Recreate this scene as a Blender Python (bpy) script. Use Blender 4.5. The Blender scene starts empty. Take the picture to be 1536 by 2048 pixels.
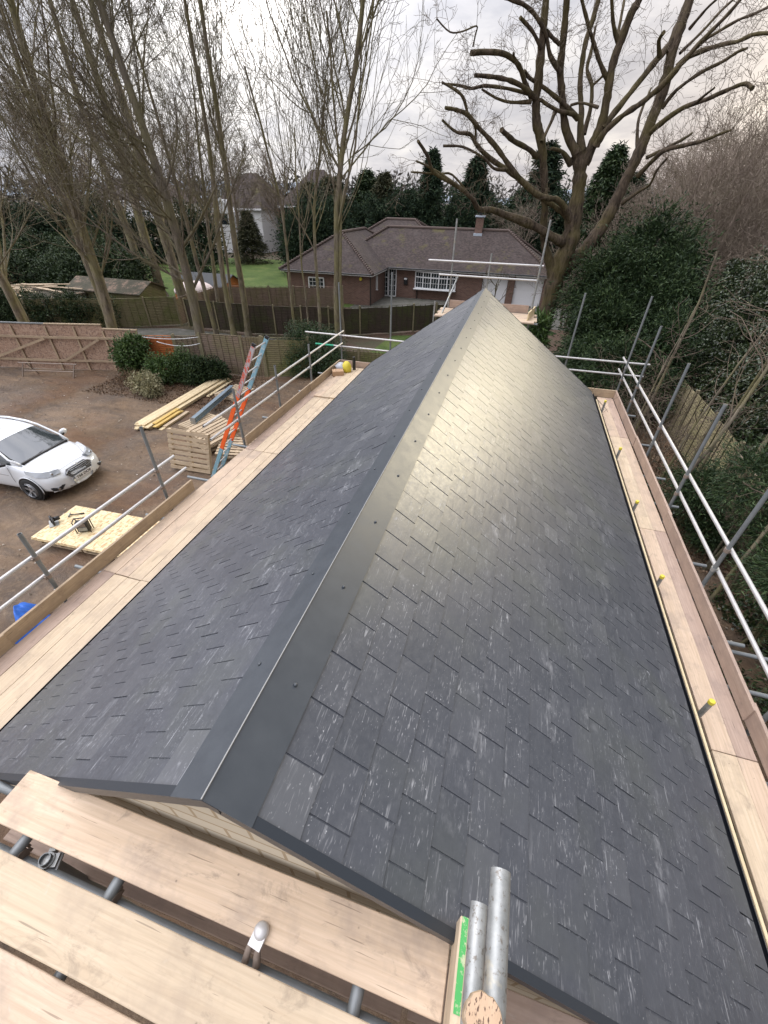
import bpy, math, random
import numpy as np
from mathutils import Vector, Matrix

random.seed(7)
rng = np.random.default_rng(7)
SC = bpy.context.scene
COL = SC.collection
R = math.radians

# ------------------------------------------------------------------ camera
cam_d = bpy.data.cameras.new("camera")
cam = bpy.data.objects.new("camera", cam_d)
COL.objects.link(cam)
ROT = Matrix(((0.96014818, -0.18261531, 0.21158242),
              (0.27897849, 0.58034989, -0.7650915),
              (0.01692558, 0.79362816, 0.60816764)))
CAM = Vector((0, 0, 6.4))
cam.matrix_world = Matrix.Translation(CAM) @ ROT.to_4x4()
cam_d.sensor_fit = 'HORIZONTAL'
cam_d.sensor_width = 36
cam_d.lens = 36 * 820 / 1536
cam_d.clip_start = 0.05
cam_d.clip_end = 4000
SC.camera = cam

# ------------------------------------------------------------------ view
SC.view_settings.view_transform = 'Standard'
SC.view_settings.look = 'None'
SC.view_settings.exposure = 0.0
SC.view_settings.gamma = 1
SC.cycles.max_bounces = 6
SC.cycles.transparent_max_bounces = 8

# ------------------------------------------------------------------ sky
SUN = Vector((0.38, 0.88, 0.30)).normalized()      # veiled low sun, just outside the frame on the right
BRIGHT = Vector((-0.47, 0.85, 0.25)).normalized()  # thin bright cloud behind the left trees
world = bpy.data.worlds.new("World")
SC.world = world
world.use_nodes = True
nt = world.node_tree
nt.nodes.clear()
class NG:
    """small helper for writing node graphs"""
    def __init__(s, nt): s.nt = nt
    def n(s, t, **kw):
        o = s.nt.nodes.new(t)
        for k, v in kw.items():
            setattr(o, k, v)
        return o
    def put(s, sock, v):
        if isinstance(v, bpy.types.NodeSocket): s.nt.links.new(v, sock)
        elif isinstance(v, (tuple, list)) and sock.type == 'RGBA' and len(v) == 3: sock.default_value = (*v, 1)
        else: sock.default_value = v
    def math(s, op, a, b=0.0, c=None, clamp=False):
        o = s.n('ShaderNodeMath', operation=op, use_clamp=clamp)
        s.put(o.inputs[0], a); s.put(o.inputs[1], b)
        if c is not None: s.put(o.inputs[2], c)
        return o.outputs[0]
    def vmath(s, op, a, b=None, scale=None):
        o = s.n('ShaderNodeVectorMath', operation=op)
        s.put(o.inputs[0], a)
        if b is not None: s.put(o.inputs[1], b)
        if scale is not None: s.put(o.inputs[3], scale)
        return o.outputs['Value'] if op in ('DOT_PRODUCT', 'LENGTH') else o.outputs[0]
    def mix(s, fac, a, b, blend='MIX'):
        o = s.n('ShaderNodeMix', data_type='RGBA', blend_type=blend)
        s.put(o.inputs[0], fac); s.put(o.inputs[6], a); s.put(o.inputs[7], b)
        return o.outputs[2]
    def noise(s, vec, scale=5, detail=4, rough=0.5, dist=0.0, dim='3D'):
        o = s.n('ShaderNodeTexNoise', noise_dimensions=dim)
        if vec is not None: s.put(o.inputs['Vector'], vec)
        o.inputs['Scale'].default_value = scale
        o.inputs['Detail'].default_value = detail
        o.inputs['Roughness'].default_value = rough
        o.inputs['Distortion'].default_value = dist
        return o.outputs['Fac']
    def voro(s, vec, scale=5, feature='F1', rnd=1.0):
        o = s.n('ShaderNodeTexVoronoi', feature=feature)
        s.put(o.inputs['Vector'], vec)
        o.inputs['Scale'].default_value = scale
        o.inputs['Randomness'].default_value = rnd
        return o
    def ramp(s, v, stops):
        o = s.n('ShaderNodeValToRGB')
        cr = o.color_ramp
        while len(cr.elements) < len(stops): cr.elements.new(0.5)
        for e, (p, c) in zip(cr.elements, stops):
            e.position = p
            e.color = (c, c, c, 1) if isinstance(c, (int, float)) else (*c, 1)
        s.put(o.inputs[0], v)
        return o.outputs[0]
    def map(s, vec, scale=(1, 1, 1), rot=(0, 0, 0), loc=(0, 0, 0)):
        o = s.n('ShaderNodeMapping')
        s.put(o.inputs['Vector'], vec)
        o.inputs['Scale'].default_value = scale
        o.inputs['Rotation'].default_value = rot
        o.inputs['Location'].default_value = loc
        return o.outputs[0]

g = NG(nt)
sky = g.n('ShaderNodeTexSky', sky_type='NISHITA', sun_disc=False)
sky.sun_elevation = math.asin(SUN.z)
sky.sun_rotation = math.atan2(SUN.x, SUN.y)
sky.air_density = 1.5; sky.dust_density = 2.0
dirv = g.n('ShaderNodeTexCoord').outputs['Generated']
sep = g.n('ShaderNodeSeparateXYZ'); g.put(sep.inputs[0], dirv)
zc = g.math('MAXIMUM', sep.outputs[2], 0.0)
inv = g.math('DIVIDE', 1.0, g.math('ADD', zc, 0.22))
cv = g.vmath('SCALE', dirv, scale=inv)
n1 = g.noise(g.map(cv, scale=(1.0, 1.0, 1.6), rot=(0, 0, 0.5)), scale=1.3, detail=6, rough=0.56, dist=0.6)
n2 = g.noise(g.map(cv, scale=(1, 1.4, 1), loc=(3, 1, 0)), scale=3.4, detail=5, rough=0.6, dist=0.4)
cl = g.math('ADD', g.math('MULTIPLY', n1, 0.7), g.math('MULTIPLY', n2, 0.3))
cloud = g.ramp(cl, [(0.33, (0.44, 0.45, 0.52)), (0.44, (0.58, 0.585, 0.65)), (0.54, (0.75, 0.74, 0.78)), (0.66, (1.0, 0.97, 0.95))])
sd = g.math('MAXIMUM', g.vmath('DOT_PRODUCT', dirv, tuple(BRIGHT)), 0.0)
glow = g.math('POWER', sd, 26.0)
core = g.math('POWER', sd, 260.0)
WARM = Vector((0.52, 0.82, 0.25)).normalized()
wd = g.math('MAXIMUM', g.vmath('DOT_PRODUCT', dirv, tuple(WARM)), 0.0)
warm = g.math('POWER', wd, 60.0)
f1 = g.math('ADD', g.math('MULTIPLY', glow, 0.42), g.math('MULTIPLY', core, 1.6))
c1 = g.vmath('SCALE', g.n('ShaderNodeRGB').outputs[0], scale=f1); c1.node.inputs[0].links[0].from_node.outputs[0].default_value = (1.0, 0.95, 0.88, 1)
c2 = g.vmath('SCALE', g.n('ShaderNodeRGB').outputs[0], scale=g.math('MULTIPLY', warm, g.math('MULTIPLY_ADD', cl, 8.0, 0.0))); c2.node.inputs[0].links[0].from_node.outputs[0].default_value = (1.0, 0.86, 0.62, 1)
csum = g.vmath('ADD', cloud, c1)
csum = g.vmath('ADD', csum, c2)
nish = g.vmath('SCALE', sky.outputs[0], scale=0.006)
zen = g.math('MULTIPLY_ADD', g.math('POWER', zc, 2.0), 4.2, 0.86)
csum = g.vmath('SCALE', csum, scale=zen)
# unseen upper sky dimmed right and brightened left, shaped to light the left slope
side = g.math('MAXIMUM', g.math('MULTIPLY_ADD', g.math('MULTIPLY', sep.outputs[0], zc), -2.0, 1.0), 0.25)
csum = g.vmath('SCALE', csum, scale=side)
low = g.ramp(sep.outputs[2], [(0.0, 0.25), (0.5, 1.0), (0.52, 1.0), (1.0, 1.0)])
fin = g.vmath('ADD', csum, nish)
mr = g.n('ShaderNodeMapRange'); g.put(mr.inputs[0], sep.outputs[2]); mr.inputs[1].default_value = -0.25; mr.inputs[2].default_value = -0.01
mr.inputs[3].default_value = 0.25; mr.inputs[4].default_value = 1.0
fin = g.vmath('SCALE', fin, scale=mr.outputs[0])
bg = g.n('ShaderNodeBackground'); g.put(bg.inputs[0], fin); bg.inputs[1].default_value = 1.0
wo = g.n('ShaderNodeOutputWorld'); nt.links.new(bg.outputs[0], wo.inputs[0])

sun_d = bpy.data.lights.new("sun", 'SUN')
sun_d.energy = 1.25; sun_d.angle = R(15); sun_d.color = (1.0, 0.87, 0.60)
sun = bpy.data.objects.new("sun", sun_d); COL.objects.link(sun)
sun.rotation_euler = SUN.to_track_quat('Z', 'Y').to_euler()

# ------------------------------------------------------------------ materials
def mat(name, base=(0.5, 0.5, 0.5), rough=0.6, spec=0.5, metal=0.0, fn=None, coat=0.0):
    m = bpy.data.materials.new(name); m.use_nodes = True
    G = NG(m.node_tree)
    b = m.node_tree.nodes['Principled BSDF']
    b.inputs['Base Color'].default_value = (*base, 1)
    b.inputs['Roughness'].default_value = rough
    b.inputs['Specular IOR Level'].default_value = spec
    b.inputs['Metallic'].default_value = metal
    b.inputs['Coat Weight'].default_value = coat
    if fn:
        tc = G.n('ShaderNodeTexCoord').outputs['Object']
        oi = G.n('ShaderNodeObjectInfo').outputs['Random']
        isl = G.n('ShaderNodeNewGeometry').outputs['Random Per Island']
        r = fn(G, tc, oi, isl)
        for k, v in r.items():
            if k == 'bump':
                bp = G.n('ShaderNodeBump')
                bp.inputs['Strength'].default_value = v[1]; bp.inputs['Distance'].default_value = v[2]
                G.put(bp.inputs['Height'], v[0]); G.put(b.inputs['Normal'], bp.outputs[0])
            else:
                G.put(b.inputs[{'c': 'Base Color', 'r': 'Roughness', 's': 'Specular IOR Level'}[k]], v)
    return m

def offs(G, tc, r, k=37.0):
    c = G.n('ShaderNodeCombineXYZ')
    a = G.math('MULTIPLY', r, k)
    G.put(c.inputs[0], a); G.put(c.inputs[1], G.math('MULTIPLY', a, 1.7)); G.put(c.inputs[2], a)
    return G.vmath('ADD', tc, c.outputs[0])

def f_slate(G, tc, oi, isl):
    # streaks of pale mineral and scuffs lie along the ridge direction (object Y)
    v = offs(G, tc, isl, 53.0)
    wob = G.noise(G.map(v, scale=(3, 3, 3)), scale=3, detail=2)
    va = v
    st = G.noise(G.map(va, scale=(48, 8.5, 48)), scale=1.0, detail=3, rough=0.55, dist=0.7)
    st2 = G.noise(G.map(v, scale=(130, 22, 130), loc=(4, 2, 9)), scale=1.0, detail=2, rough=0.5, dist=0.5)
    patch = G.noise(v, scale=4.5, detail=5, rough=0.65)
    big = G.noise(tc, scale=0.35, detail=2)
    m1 = G.math('MULTIPLY', G.ramp(st, [(0.635, 0.0), (0.70, 1.0)]), G.ramp(patch, [(0.44, 0.1), (0.62, 1.0)]))
    m2 = G.math('MULTIPLY', G.ramp(st2, [(0.64, 0.0), (0.71, 0.8)]), G.ramp(patch, [(0.35, 0.3), (0.6, 1.0)]))
    scuff = G.math('MULTIPLY', G.ramp(patch, [(0.58, 0.0), (0.74, 0.35)]), G.ramp(G.noise(G.map(v, scale=(30, 14, 30)), scale=1, detail=4, rough=0.7), [(0.4, 0), (0.7, 1)]))
    st3 = G.noise(G.map(v, scale=(75, 3.2, 75), loc=(8, 1, 2)), scale=1.0, detail=3, rough=0.6, dist=0.9)
    m3 = G.math('MULTIPLY', G.ramp(st3, [(0.60, 0.0), (0.72, 0.9)]), G.ramp(G.noise(G.map(v, scale=(9, 9, 9), loc=(3, 3, 8)), scale=1, detail=3), [(0.45, 0.0), (0.6, 1.0)]))
    streaky = G.ramp(G.noise(G.map(v, scale=(6, 2.4, 6), loc=(5, 5, 5)), scale=1, detail=3, rough=0.6), [(0.38, 0.0), (0.62, 1.0)])
    dots = G.math('MULTIPLY', G.ramp(G.noise(G.map(v, scale=(95, 70, 95)), scale=1, detail=1), [(0.72, 0), (0.76, 0.9)]), streaky)
    blob = G.math('MULTIPLY', G.ramp(G.noise(G.map(tc, scale=(2.2, 1.3, 2.2), loc=(1, 7, 3)), scale=1, detail=6, rough=0.72), [(0.60, 0), (0.70, 0.5)]), G.ramp(st, [(0.40, 0), (0.62, 1)]))
    m = G.math('MAXIMUM', G.math('MULTIPLY', G.math('MAXIMUM', G.math('MAXIMUM', m1, m2), m3), G.math('MULTIPLY_ADD', streaky, 0.9, 0.1)), G.math('MAXIMUM', G.math('MAXIMUM', scuff, dots), blob))
    base = G.ramp(isl, [(0.0, (0.052, 0.058, 0.070)), (0.35, (0.059, 0.065, 0.078)), (0.7, (0.065, 0.071, 0.084)), (0.95, (0.072, 0.078, 0.090)), (1.0, (0.098, 0.104, 0.114))])
    fine = G.noise(v, scale=26, detail=4, rough=0.7)
    base = G.mix(G.math('MULTIPLY', G.math('SUBTRACT', fine, 0.35), 0.9, clamp=True), base, (0.100, 0.107, 0.122))
    green = G.ramp(G.noise(tc, scale=1.4, detail=3), [(0.5, 0), (0.68, 0.35)])
    base = G.mix(green, base, (0.088, 0.098, 0.086))
    col = G.mix(m, base, (0.40, 0.41, 0.43))
    rgh = G.math('ADD', G.math('MULTIPLY_ADD', fine, 0.26, 0.25), G.math('MULTIPLY', m, 0.2))
    h = G.math('ADD', G.noise(G.map(v, scale=(14, 5, 14)), scale=1, detail=3, rough=0.5), G.math('MULTIPLY', fine, 0.10))
    return dict(c=col, r=rgh, bump=(h, 0.7, 0.0036))
M_SLATE = mat('natural_slate', rough=0.4, spec=0.75, fn=f_slate)

def f_ridge(G, tc, oi, isl):
    n = G.noise(tc, scale=9, detail=4, rough=0.6)
    return dict(c=G.mix(n, (0.036, 0.043, 0.052), (0.062, 0.072, 0.083)), r=G.math('MULTIPLY_ADD', n, 0.14, 0.36),
                bump=(G.noise(tc, scale=160, detail=2), 0.12, 0.0005))
M_RIDGE = mat('dark_grey_plastic_cap', spec=0.6, fn=f_ridge)
M_TRIM = mat('dark_trim', (0.028, 0.034, 0.042), 0.4, 0.5)
M_BLACK = mat('black_gutter_plastic', (0.006, 0.007, 0.010), 0.35, 0.5)
M_FELT = mat('under_felt', (0.02, 0.02, 0.022), 0.9)

def wood_fn(c0, c1, c2, grime=0.5, gscale=1.0, rr=(0.62, 0.8)):
    def f(G, tc, oi, isl):
        v = offs(G, tc, oi, 41.0)
        v = offs(G, v, isl, 17.0)
        gr = G.noise(G.map(v, scale=(1.2 * gscale, 26 * gscale, 26 * gscale)), scale=1, detail=6, rough=0.62, dist=1.4)
        g2 = G.noise(G.map(v, scale=(5, 120, 120)), scale=1, detail=3, rough=0.6, dist=0.5)
        blot = G.noise(v, scale=3.2, detail=5, rough=0.65)
        wv = G.n('ShaderNodeTexWave', wave_type='BANDS', bands_direction='Y', wave_profile='SIN')
        G.put(wv.inputs['Vector'], G.map(v, scale=(0.45, 3.0, 3.0)))
        wv.inputs['Scale'].default_value = 3.2; wv.inputs['Distortion'].default_value = 9.0
        wv.inputs['Detail'].default_value = 2.5; wv.inputs['Detail Scale'].default_value = 0.7
        col = G.mix(G.ramp(gr, [(0.3, 0), (0.7, 1)]), c0, c1)
        col = G.mix(G.math('MULTIPLY', G.ramp(wv.outputs['Fac'], [(0.6, 0.0), (1.0, 1.0)]), 0.16), col, tuple(x * 0.62 for x in c0))
        col = G.mix(G.math('MULTIPLY', G.ramp(g2, [(0.55, 0), (0.75, 1)]), 0.18), col, tuple(x * 0.6 for x in c0))
        col = G.mix(G.math('MULTIPLY', G.ramp(blot, [(0.48, 0), (0.72, 1)]), grime), col, c2)
        spots = G.ramp(G.voro(v, scale=9).outputs['Distance'], [(0.03, 1), (0.06, 0)])
        col = G.mix(G.math('MULTIPLY', spots, 0.6), col, tuple(x * 0.3 for x in c2))
        # knots with rings, fine checks, pale mortar dust and dark scuffs
        kv = G.voro(G.map(v, scale=(0.9, 5.5, 5.5)), scale=1.0).outputs['Distance']
        col = G.mix(G.math('MULTIPLY', G.ramp(kv, [(0.05, 1), (0.085, 0)]), 0.55), col, tuple(x * 0.42 for x in c0))
        rings = G.ramp(G.math('FRACT', G.math('MULTIPLY', G.math('ADD', kv, G.math('MULTIPLY', gr, 0.12)), 17.0)), [(0.0, 1), (0.22, 0), (0.9, 0), (1.0, 1)])
        col = G.mix(G.math('MULTIPLY', G.math('MULTIPLY', rings, G.ramp(kv, [(0.05, 1.0), (0.5, 0.0)])), 0.30), col, tuple(x * 0.6 for x in c0))
        chk = G.ramp(G.noise(G.map(v, scale=(3.0, 95, 95), loc=(7, 3, 1)), scale=1, detail=2, rough=0.5, dist=0.3), [(0.70, 0), (0.73, 1)])
        col = G.mix(G.math('MULTIPLY', chk, 0.6), col, tuple(x * 0.3 for x in c0))
        dirt = G.noise(G.map(v, scale=(6, 9, 9), loc=(2, 9, 4)), scale=1, detail=7, rough=0.75, dist=0.5)
        col = G.mix(G.math('MULTIPLY', G.ramp(dirt, [(0.56, 0), (0.68, 1)]), 0.45), col, tuple(x * 0.55 for x in c2))
        col = G.mix(G.math('MULTIPLY', G.ramp(dirt, [(0.26, 1), (0.36, 0)]), 0.35), col, (0.62, 0.58, 0.52))
        col = G.mix(G.math('MULTIPLY', G.math('ABSOLUTE', G.math('SUBTRACT', oi, 0.5)), 0.7), col, c2)
        return dict(c=col, r=G.math('MULTIPLY_ADD', gr, rr[1] - rr[0], rr[0]), bump=(G.math('ADD', gr, G.math('MULTIPLY', g2, 0.6)), 0.35, 0.002))
    return f
M_BOARD = mat('scaffold_board_wood', spec=0.3, fn=wood_fn((0.50, 0.375, 0.26), (0.64, 0.50, 0.37), (0.34, 0.27, 0.215), 0.85))
M_BOARD_PALE = mat('pale_board_wood', spec=0.3, fn=wood_fn((0.50, 0.39, 0.265), (0.63, 0.515, 0.37), (0.37, 0.295, 0.22), 0.8))
M_BOARD_RED = mat('reddish_board_wood', spec=0.3, fn=wood_fn((0.36, 0.26, 0.20), (0.50, 0.38, 0.30), (0.25, 0.19, 0.16), 0.75))
M_TOE = mat('toe_board_wood', spec=0.3, fn=wood_fn((0.38, 0.285, 0.185), (0.50, 0.39, 0.27), (0.27, 0.205, 0.15), 0.7))
M_TIMBER = mat('fresh_sawn_timber', spec=0.3, fn=wood_fn((0.62, 0.50, 0.30), (0.74, 0.63, 0.42), (0.50, 0.38, 0.22), 0.3))
M_TIMBER_Y = mat('yellow_timber', spec=0.3, fn=wood_fn((0.58, 0.40, 0.12), (0.66, 0.48, 0.18), (0.42, 0.28, 0.08), 0.3))
M_PALLET = mat('pallet_wood', spec=0.3, fn=wood_fn((0.44, 0.34, 0.22), (0.60, 0.49, 0.35), (0.26, 0.19, 0.13), 0.6))
M_POST = mat('weathered_post', spec=0.2, fn=wood_fn((0.20, 0.17, 0.11), (0.30, 0.26, 0.17), (0.12, 0.12, 0.06), 0.6))
M_CONC = mat('concrete_post', (0.30, 0.28, 0.24), 0.9)

def f_endgrain(G, tc, oi, isl):
    w = G.noise(G.map(tc, scale=(220, 90, 40)), scale=1, detail=2)
    n = G.noise(tc, scale=40, detail=4)
    c = G.mix(n, (0.36, 0.24, 0.15), (0.52, 0.38, 0.26))
    c = G.mix(G.ramp(w, [(0.55, 0), (0.62, 1)]), c, (0.10, 0.06, 0.04))
    return dict(c=c, bump=(w, 0.5, 0.002))
M_ENDGRAIN = mat('sawn_end_grain', rough=0.8, fn=f_endgrain)

def f_galv(G, tc, oi, isl):
    v = offs(G, tc, oi, 11)
    n = G.noise(G.map(v, scale=(9, 9, 9)), scale=1, detail=6, rough=0.7)
    s = G.noise(G.map(v, scale=(60, 60, 60)), scale=1, detail=3, rough=0.7)
    c = G.mix(G.ramp(n, [(0.3, 0), (0.7, 1)]), (0.20, 0.21, 0.205), (0.42, 0.43, 0.42))
    c = G.mix(G.ramp(s, [(0.56, 0), (0.66, 0.8)]), c, (0.14, 0.115, 0.09))
    c = G.mix(G.ramp(G.noise(v, scale=5, detail=5, rough=0.7), [(0.58, 0), (0.63, 0.7)]), c, (0.42, 0.38, 0.29))
    return dict(c=c, r=G.math('MULTIPLY_ADD', n, 0.3, 0.28), bump=(s, 0.2, 0.001))
M_GALV = mat('galvanised_tube', metal=0.45, spec=0.6, fn=f_galv)
M_GALV_OLD = mat('dull_steel_tube', (0.22, 0.24, 0.24), 0.5, 0.5, 0.4, fn=None)
def f_old(G, tc, oi, isl):
    n = G.noise(tc, scale=7, detail=6, rough=0.7)
    return dict(c=G.mix(n, (0.13, 0.145, 0.15), (0.26, 0.275, 0.28)), r=G.math('MULTIPLY_ADD', n, 0.3, 0.35))
M_GALV_OLD = mat('dull_steel_tube', metal=0.3, fn=f_old)
M_RAIL = mat('bright_steel_rail', metal=0.35, fn=lambda G, tc, oi, isl: dict(c=G.mix(G.noise(tc, scale=8, detail=6, rough=0.7), (0.36, 0.35, 0.34), (0.64, 0.63, 0.62)), r=0.42))
M_RUST = mat('rusty_clamp', fn=lambda G, tc, oi, isl: dict(c=G.mix(G.noise(tc, scale=40, detail=4), (0.16, 0.11, 0.08), (0.36, 0.31, 0.27)), r=0.6), metal=0.3)
M_YELLOW = mat('yellow_plastic', (0.62, 0.52, 0.05), 0.5)
M_GREEN_P = mat('green_paint', (0.05, 0.42, 0.08), 0.6, fn=lambda G, tc, oi, isl: dict(c=G.mix(G.ramp(G.noise(tc, scale=30, detail=6, rough=0.75), [(0.52, 0), (0.6, 1)]), (0.045, 0.30, 0.07), (0.36, 0.40, 0.24))))
M_RED_P = mat('red_paint', (0.55, 0.10, 0.07), 0.7, fn=lambda G, tc, oi, isl: dict(c=G.mix(G.ramp(G.noise(tc, scale=60, detail=5, rough=0.75), [(0.45, 0), (0.6, 1)]), (0.62, 0.08, 0.06), (0.5, 0.28, 0.2))))
M_TEAL = mat('teal_green_paint', (0.02, 0.35, 0.20), 0.5)

def f_soil(G, tc, oi, isl):
    a = G.noise(tc, scale=0.32, detail=6, rough=0.6, dist=0.6)
    b = G.noise(G.map(tc, scale=(0.8, 1.35, 1), rot=(0, 0, 0.35)), scale=0.9, detail=7, rough=0.68, dist=0.8)
    c_ = G.noise(tc, scale=9, detail=6, rough=0.75)
    f = G.noise(tc, scale=55, detail=4, rough=0.7)
    col = G.mix(G.ramp(a, [(0.35, 0), (0.65, 1)]), (0.105, 0.070, 0.045), (0.195, 0.132, 0.082))
    col = G.mix(G.ramp(b, [(0.45, 0), (0.66, 0.85)]), col, (0.075, 0.058, 0.047))
    col = G.mix(G.ramp(c_, [(0.48, 0), (0.78, 0.7)]), col, (0.28, 0.20, 0.125))
    col = G.mix(G.ramp(f, [(0.6, 0), (0.75, 0.6)]), col, (0.30, 0.25, 0.17))
    # red brick dust further back
    col = G.mix(G.ramp(G.noise(tc, scale=0.5, detail=4), [(0.5, 0), (0.62, 0.45)]), col, (0.13, 0.062, 0.028))
    h = G.math('ADD', G.math('MULTIPLY', b, 2.0), G.math('ADD', G.math('MULTIPLY', c_, 0.8), G.math('MULTIPLY', f, 0.25)))
    rut = G.noise(G.map(tc, scale=(0.25, 1.1, 1), rot=(0, 0, 0.12)), scale=1.0, detail=3, rough=0.5, dist=1.6)
    col = G.mix(G.ramp(rut, [(0.52, 0), (0.57, 0.3), (0.60, 0.3), (0.65, 0)]), col, (0.062, 0.046, 0.036))
    wet = G.ramp(G.noise(tc, scale=0.7, detail=4, rough=0.5), [(0.45, 0.55), (0.6, 0.95)])
    return dict(c=col, r=wet, bump=(h, 0.9, 0.05))
M_SOIL = mat('muddy_soil', spec=0.35, fn=f_soil)
def f_litter(G, tc, oi, isl):
    vo = G.voro(tc, scale=16)
    c = G.ramp(G.noise(tc, scale=22, detail=5, rough=0.8), [(0.3, (0.018, 0.012, 0.008)), (0.5, (0.06, 0.032, 0.018)), (0.7, (0.17, 0.095, 0.055)), (0.85, (0.28, 0.2, 0.13))])
    c = G.mix(G.ramp(G.noise(tc, scale=0.5, detail=3), [(0.4, 0), (0.6, 0.6)]), c, (0.03, 0.045, 0.012))
    return dict(c=c, bump=(vo.outputs['Distance'], 0.8, 0.03))
M_LITTER = mat('leaf_litter_floor', rough=0.85, fn=f_litter)
def f_grass(G, tc, oi, isl):
    c = G.ramp(G.noise(tc, scale=0.5, detail=6, rough=0.7), [(0.3, (0.035, 0.06, 0.014)), (0.5, (0.065, 0.105, 0.024)), (0.7, (0.12, 0.145, 0.045))])
    c = G.mix(G.ramp(G.noise(tc, scale=7, detail=5, rough=0.7), [(0.5, 0), (0.8, 0.6)]), c, (0.12, 0.12, 0.045))
    return dict(c=c, bump=(G.noise(tc, scale=30, detail=4), 0.8, 0.05))
M_GRASS = mat('lawn_grass', rough=0.9, spec=0.2, fn=f_grass)
M_TARMAC = mat('worn_tarmac', rough=0.8, fn=lambda G, tc, oi, isl: dict(c=G.ramp(G.noise(tc, scale=1.6, detail=6, rough=0.7), [(0.3, (0.04, 0.045, 0.028)), (0.6, (0.10, 0.095, 0.082)), (0.8, (0.15, 0.14, 0.12))]), bump=(G.noise(tc, scale=40), 0.4, 0.01)))

def brick_fn(c1, c2, mortar, scale=1.0, axis='XZ', bw=0.225, bh=0.075, msz=0.010):
    def f(G, tc, oi, isl):
        s = G.n('ShaderNodeSeparateXYZ'); G.put(s.inputs[0], tc)
        c = G.n('ShaderNodeCombineXYZ')
        G.put(c.inputs[0], G.math('ADD', s.outputs[0], s.outputs[1])); G.put(c.inputs[1], s.outputs[2])
        b = G.n('ShaderNodeTexBrick')
        G.put(b.inputs['Vector'], c.outputs[0])
        b.inputs['Color1'].default_value = (*c1, 1); b.inputs['Color2'].default_value = (*c2, 1); b.inputs['Mortar'].default_value = (*mortar, 1)
        b.inputs['Scale'].default_value = 1.0; b.inputs['Brick Width'].default_value = bw; b.inputs['Row Height'].default_value = bh
        b.inputs['Mortar Size'].default_value = msz
        n = G.noise(tc, scale=3, detail=5, rough=0.7)
        col = G.mix(G.math('MULTIPLY', n, 0.5), b.outputs['Color'], tuple(x * 0.55 for x in c1))
        return dict(c=col, bump=(b.outputs['Fac'], -0.6, 0.006))
    return f
M_BRICK = mat('red_brown_brick', rough=0.85, fn=brick_fn((0.13, 0.066, 0.05), (0.22, 0.115, 0.085), (0.22, 0.18, 0.15)))
M_BLOCK = mat('pale_blockwork', rough=0.9, fn=brick_fn((0.62, 0.56, 0.44), (0.55, 0.49, 0.38), (0.36, 0.27, 0.16), bw=0.30, bh=0.14, msz=0.010))
def f_tile(G, tc, oi, isl):
    s = G.n('ShaderNodeSeparateXYZ'); G.put(s.inputs[0], tc)
    rows = G.math('FRACT', G.math('MULTIPLY', s.outputs[2], 1 / 0.062))
    n = G.noise(tc, scale=1.1, detail=6, rough=0.7)
    n2 = G.noise(G.map(tc, scale=(6, 6, 16)), scale=1, detail=2)
    c = G.ramp(n2, [(0.3, (0.032, 0.025, 0.023)), (0.5, (0.056, 0.042, 0.038)), (0.7, (0.088, 0.066, 0.060))])
    c = G.mix(G.ramp(n, [(0.5, 0), (0.75, 0.45)]), c, (0.12, 0.10, 0.095))
    c = G.mix(G.ramp(G.noise(tc, scale=0.6, detail=5, rough=0.75), [(0.56, 0), (0.68, 0.6)]), c, (0.14, 0.13, 0.035))
    c = G.mix(G.ramp(rows, [(0.0, 0.8), (0.22, 0.0)]), c, (0.035, 0.028, 0.026))
    return dict(c=c, bump=(rows, 0.8, 0.02))
M_TILE = mat('brown_clay_tiles', rough=0.85, spec=0.3, fn=f_tile)
M_TILE_R = mat('ridge_tile', (0.095, 0.068, 0.058), 0.85)
M_PVC = mat('white_frame', (0.78, 0.79, 0.80), 0.4)
M_WHITE = mat('white_render', (0.74, 0.75, 0.76), 0.8)
M_GLASS = mat('window_glass', (0.02, 0.03, 0.035), 0.06, 0.8)
M_GARAGE = mat('white_garage_door', (0.80, 0.80, 0.82), 0.5)
M_LEAD = mat('lead_flashing', (0.42, 0.48, 0.55), 0.5)
M_DARK = mat('dark_plastic', (0.012, 0.012, 0.013), 0.45)

def fence_fn(c0, c1, moss, mf=0.6):
    def f(G, tc, oi, isl):
        s = G.n('ShaderNodeSeparateXYZ'); G.put(s.inputs[0], tc)
        v = offs(G, tc, oi, 23)
        rag = G.noise(G.map(v, scale=(2.5, 2.5, 9)), scale=1, detail=3)
        z = G.math('ADD', s.outputs[2], G.math('MULTIPLY', rag, 0.09))
        row = G.math('FRACT', G.math('MULTIPLY', z, 1 / 0.085))
        n = G.noise(G.map(v, scale=(3, 3, 40)), scale=1, detail=5, rough=0.65)
        c = G.mix(n, c0, c1)
        c = G.mix(G.math('MULTIPLY', G.ramp(G.noise(v, scale=1.2, detail=4, rough=0.6), [(0.42, 0), (0.62, 1)]), mf), c, moss)
        c = G.mix(G.ramp(row, [(0.0, 0.9), (0.2, 0.0), (0.9, 0.0), (1.0, 0.5)]), c, tuple(x * 0.22 for x in c0))
        return dict(c=c, bump=(row, 0.9, 0.02))
    return f
M_F_TAN = mat('larch_fence_tan', rough=0.8, fn=fence_fn((0.42, 0.35, 0.20), (0.60, 0.52, 0.33), (0.32, 0.31, 0.14), 0.5))
M_F_GREEN = mat('larch_fence_green', rough=0.8, fn=fence_fn((0.17, 0.15, 0.08), (0.26, 0.23, 0.13), (0.13, 0.16, 0.04), 0.7))
M_F_DARK = mat('larch_fence_dark', rough=0.8, fn=fence_fn((0.045, 0.032, 0.024), (0.085, 0.062, 0.046), (0.07, 0.09, 0.02), 0.55))
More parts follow.
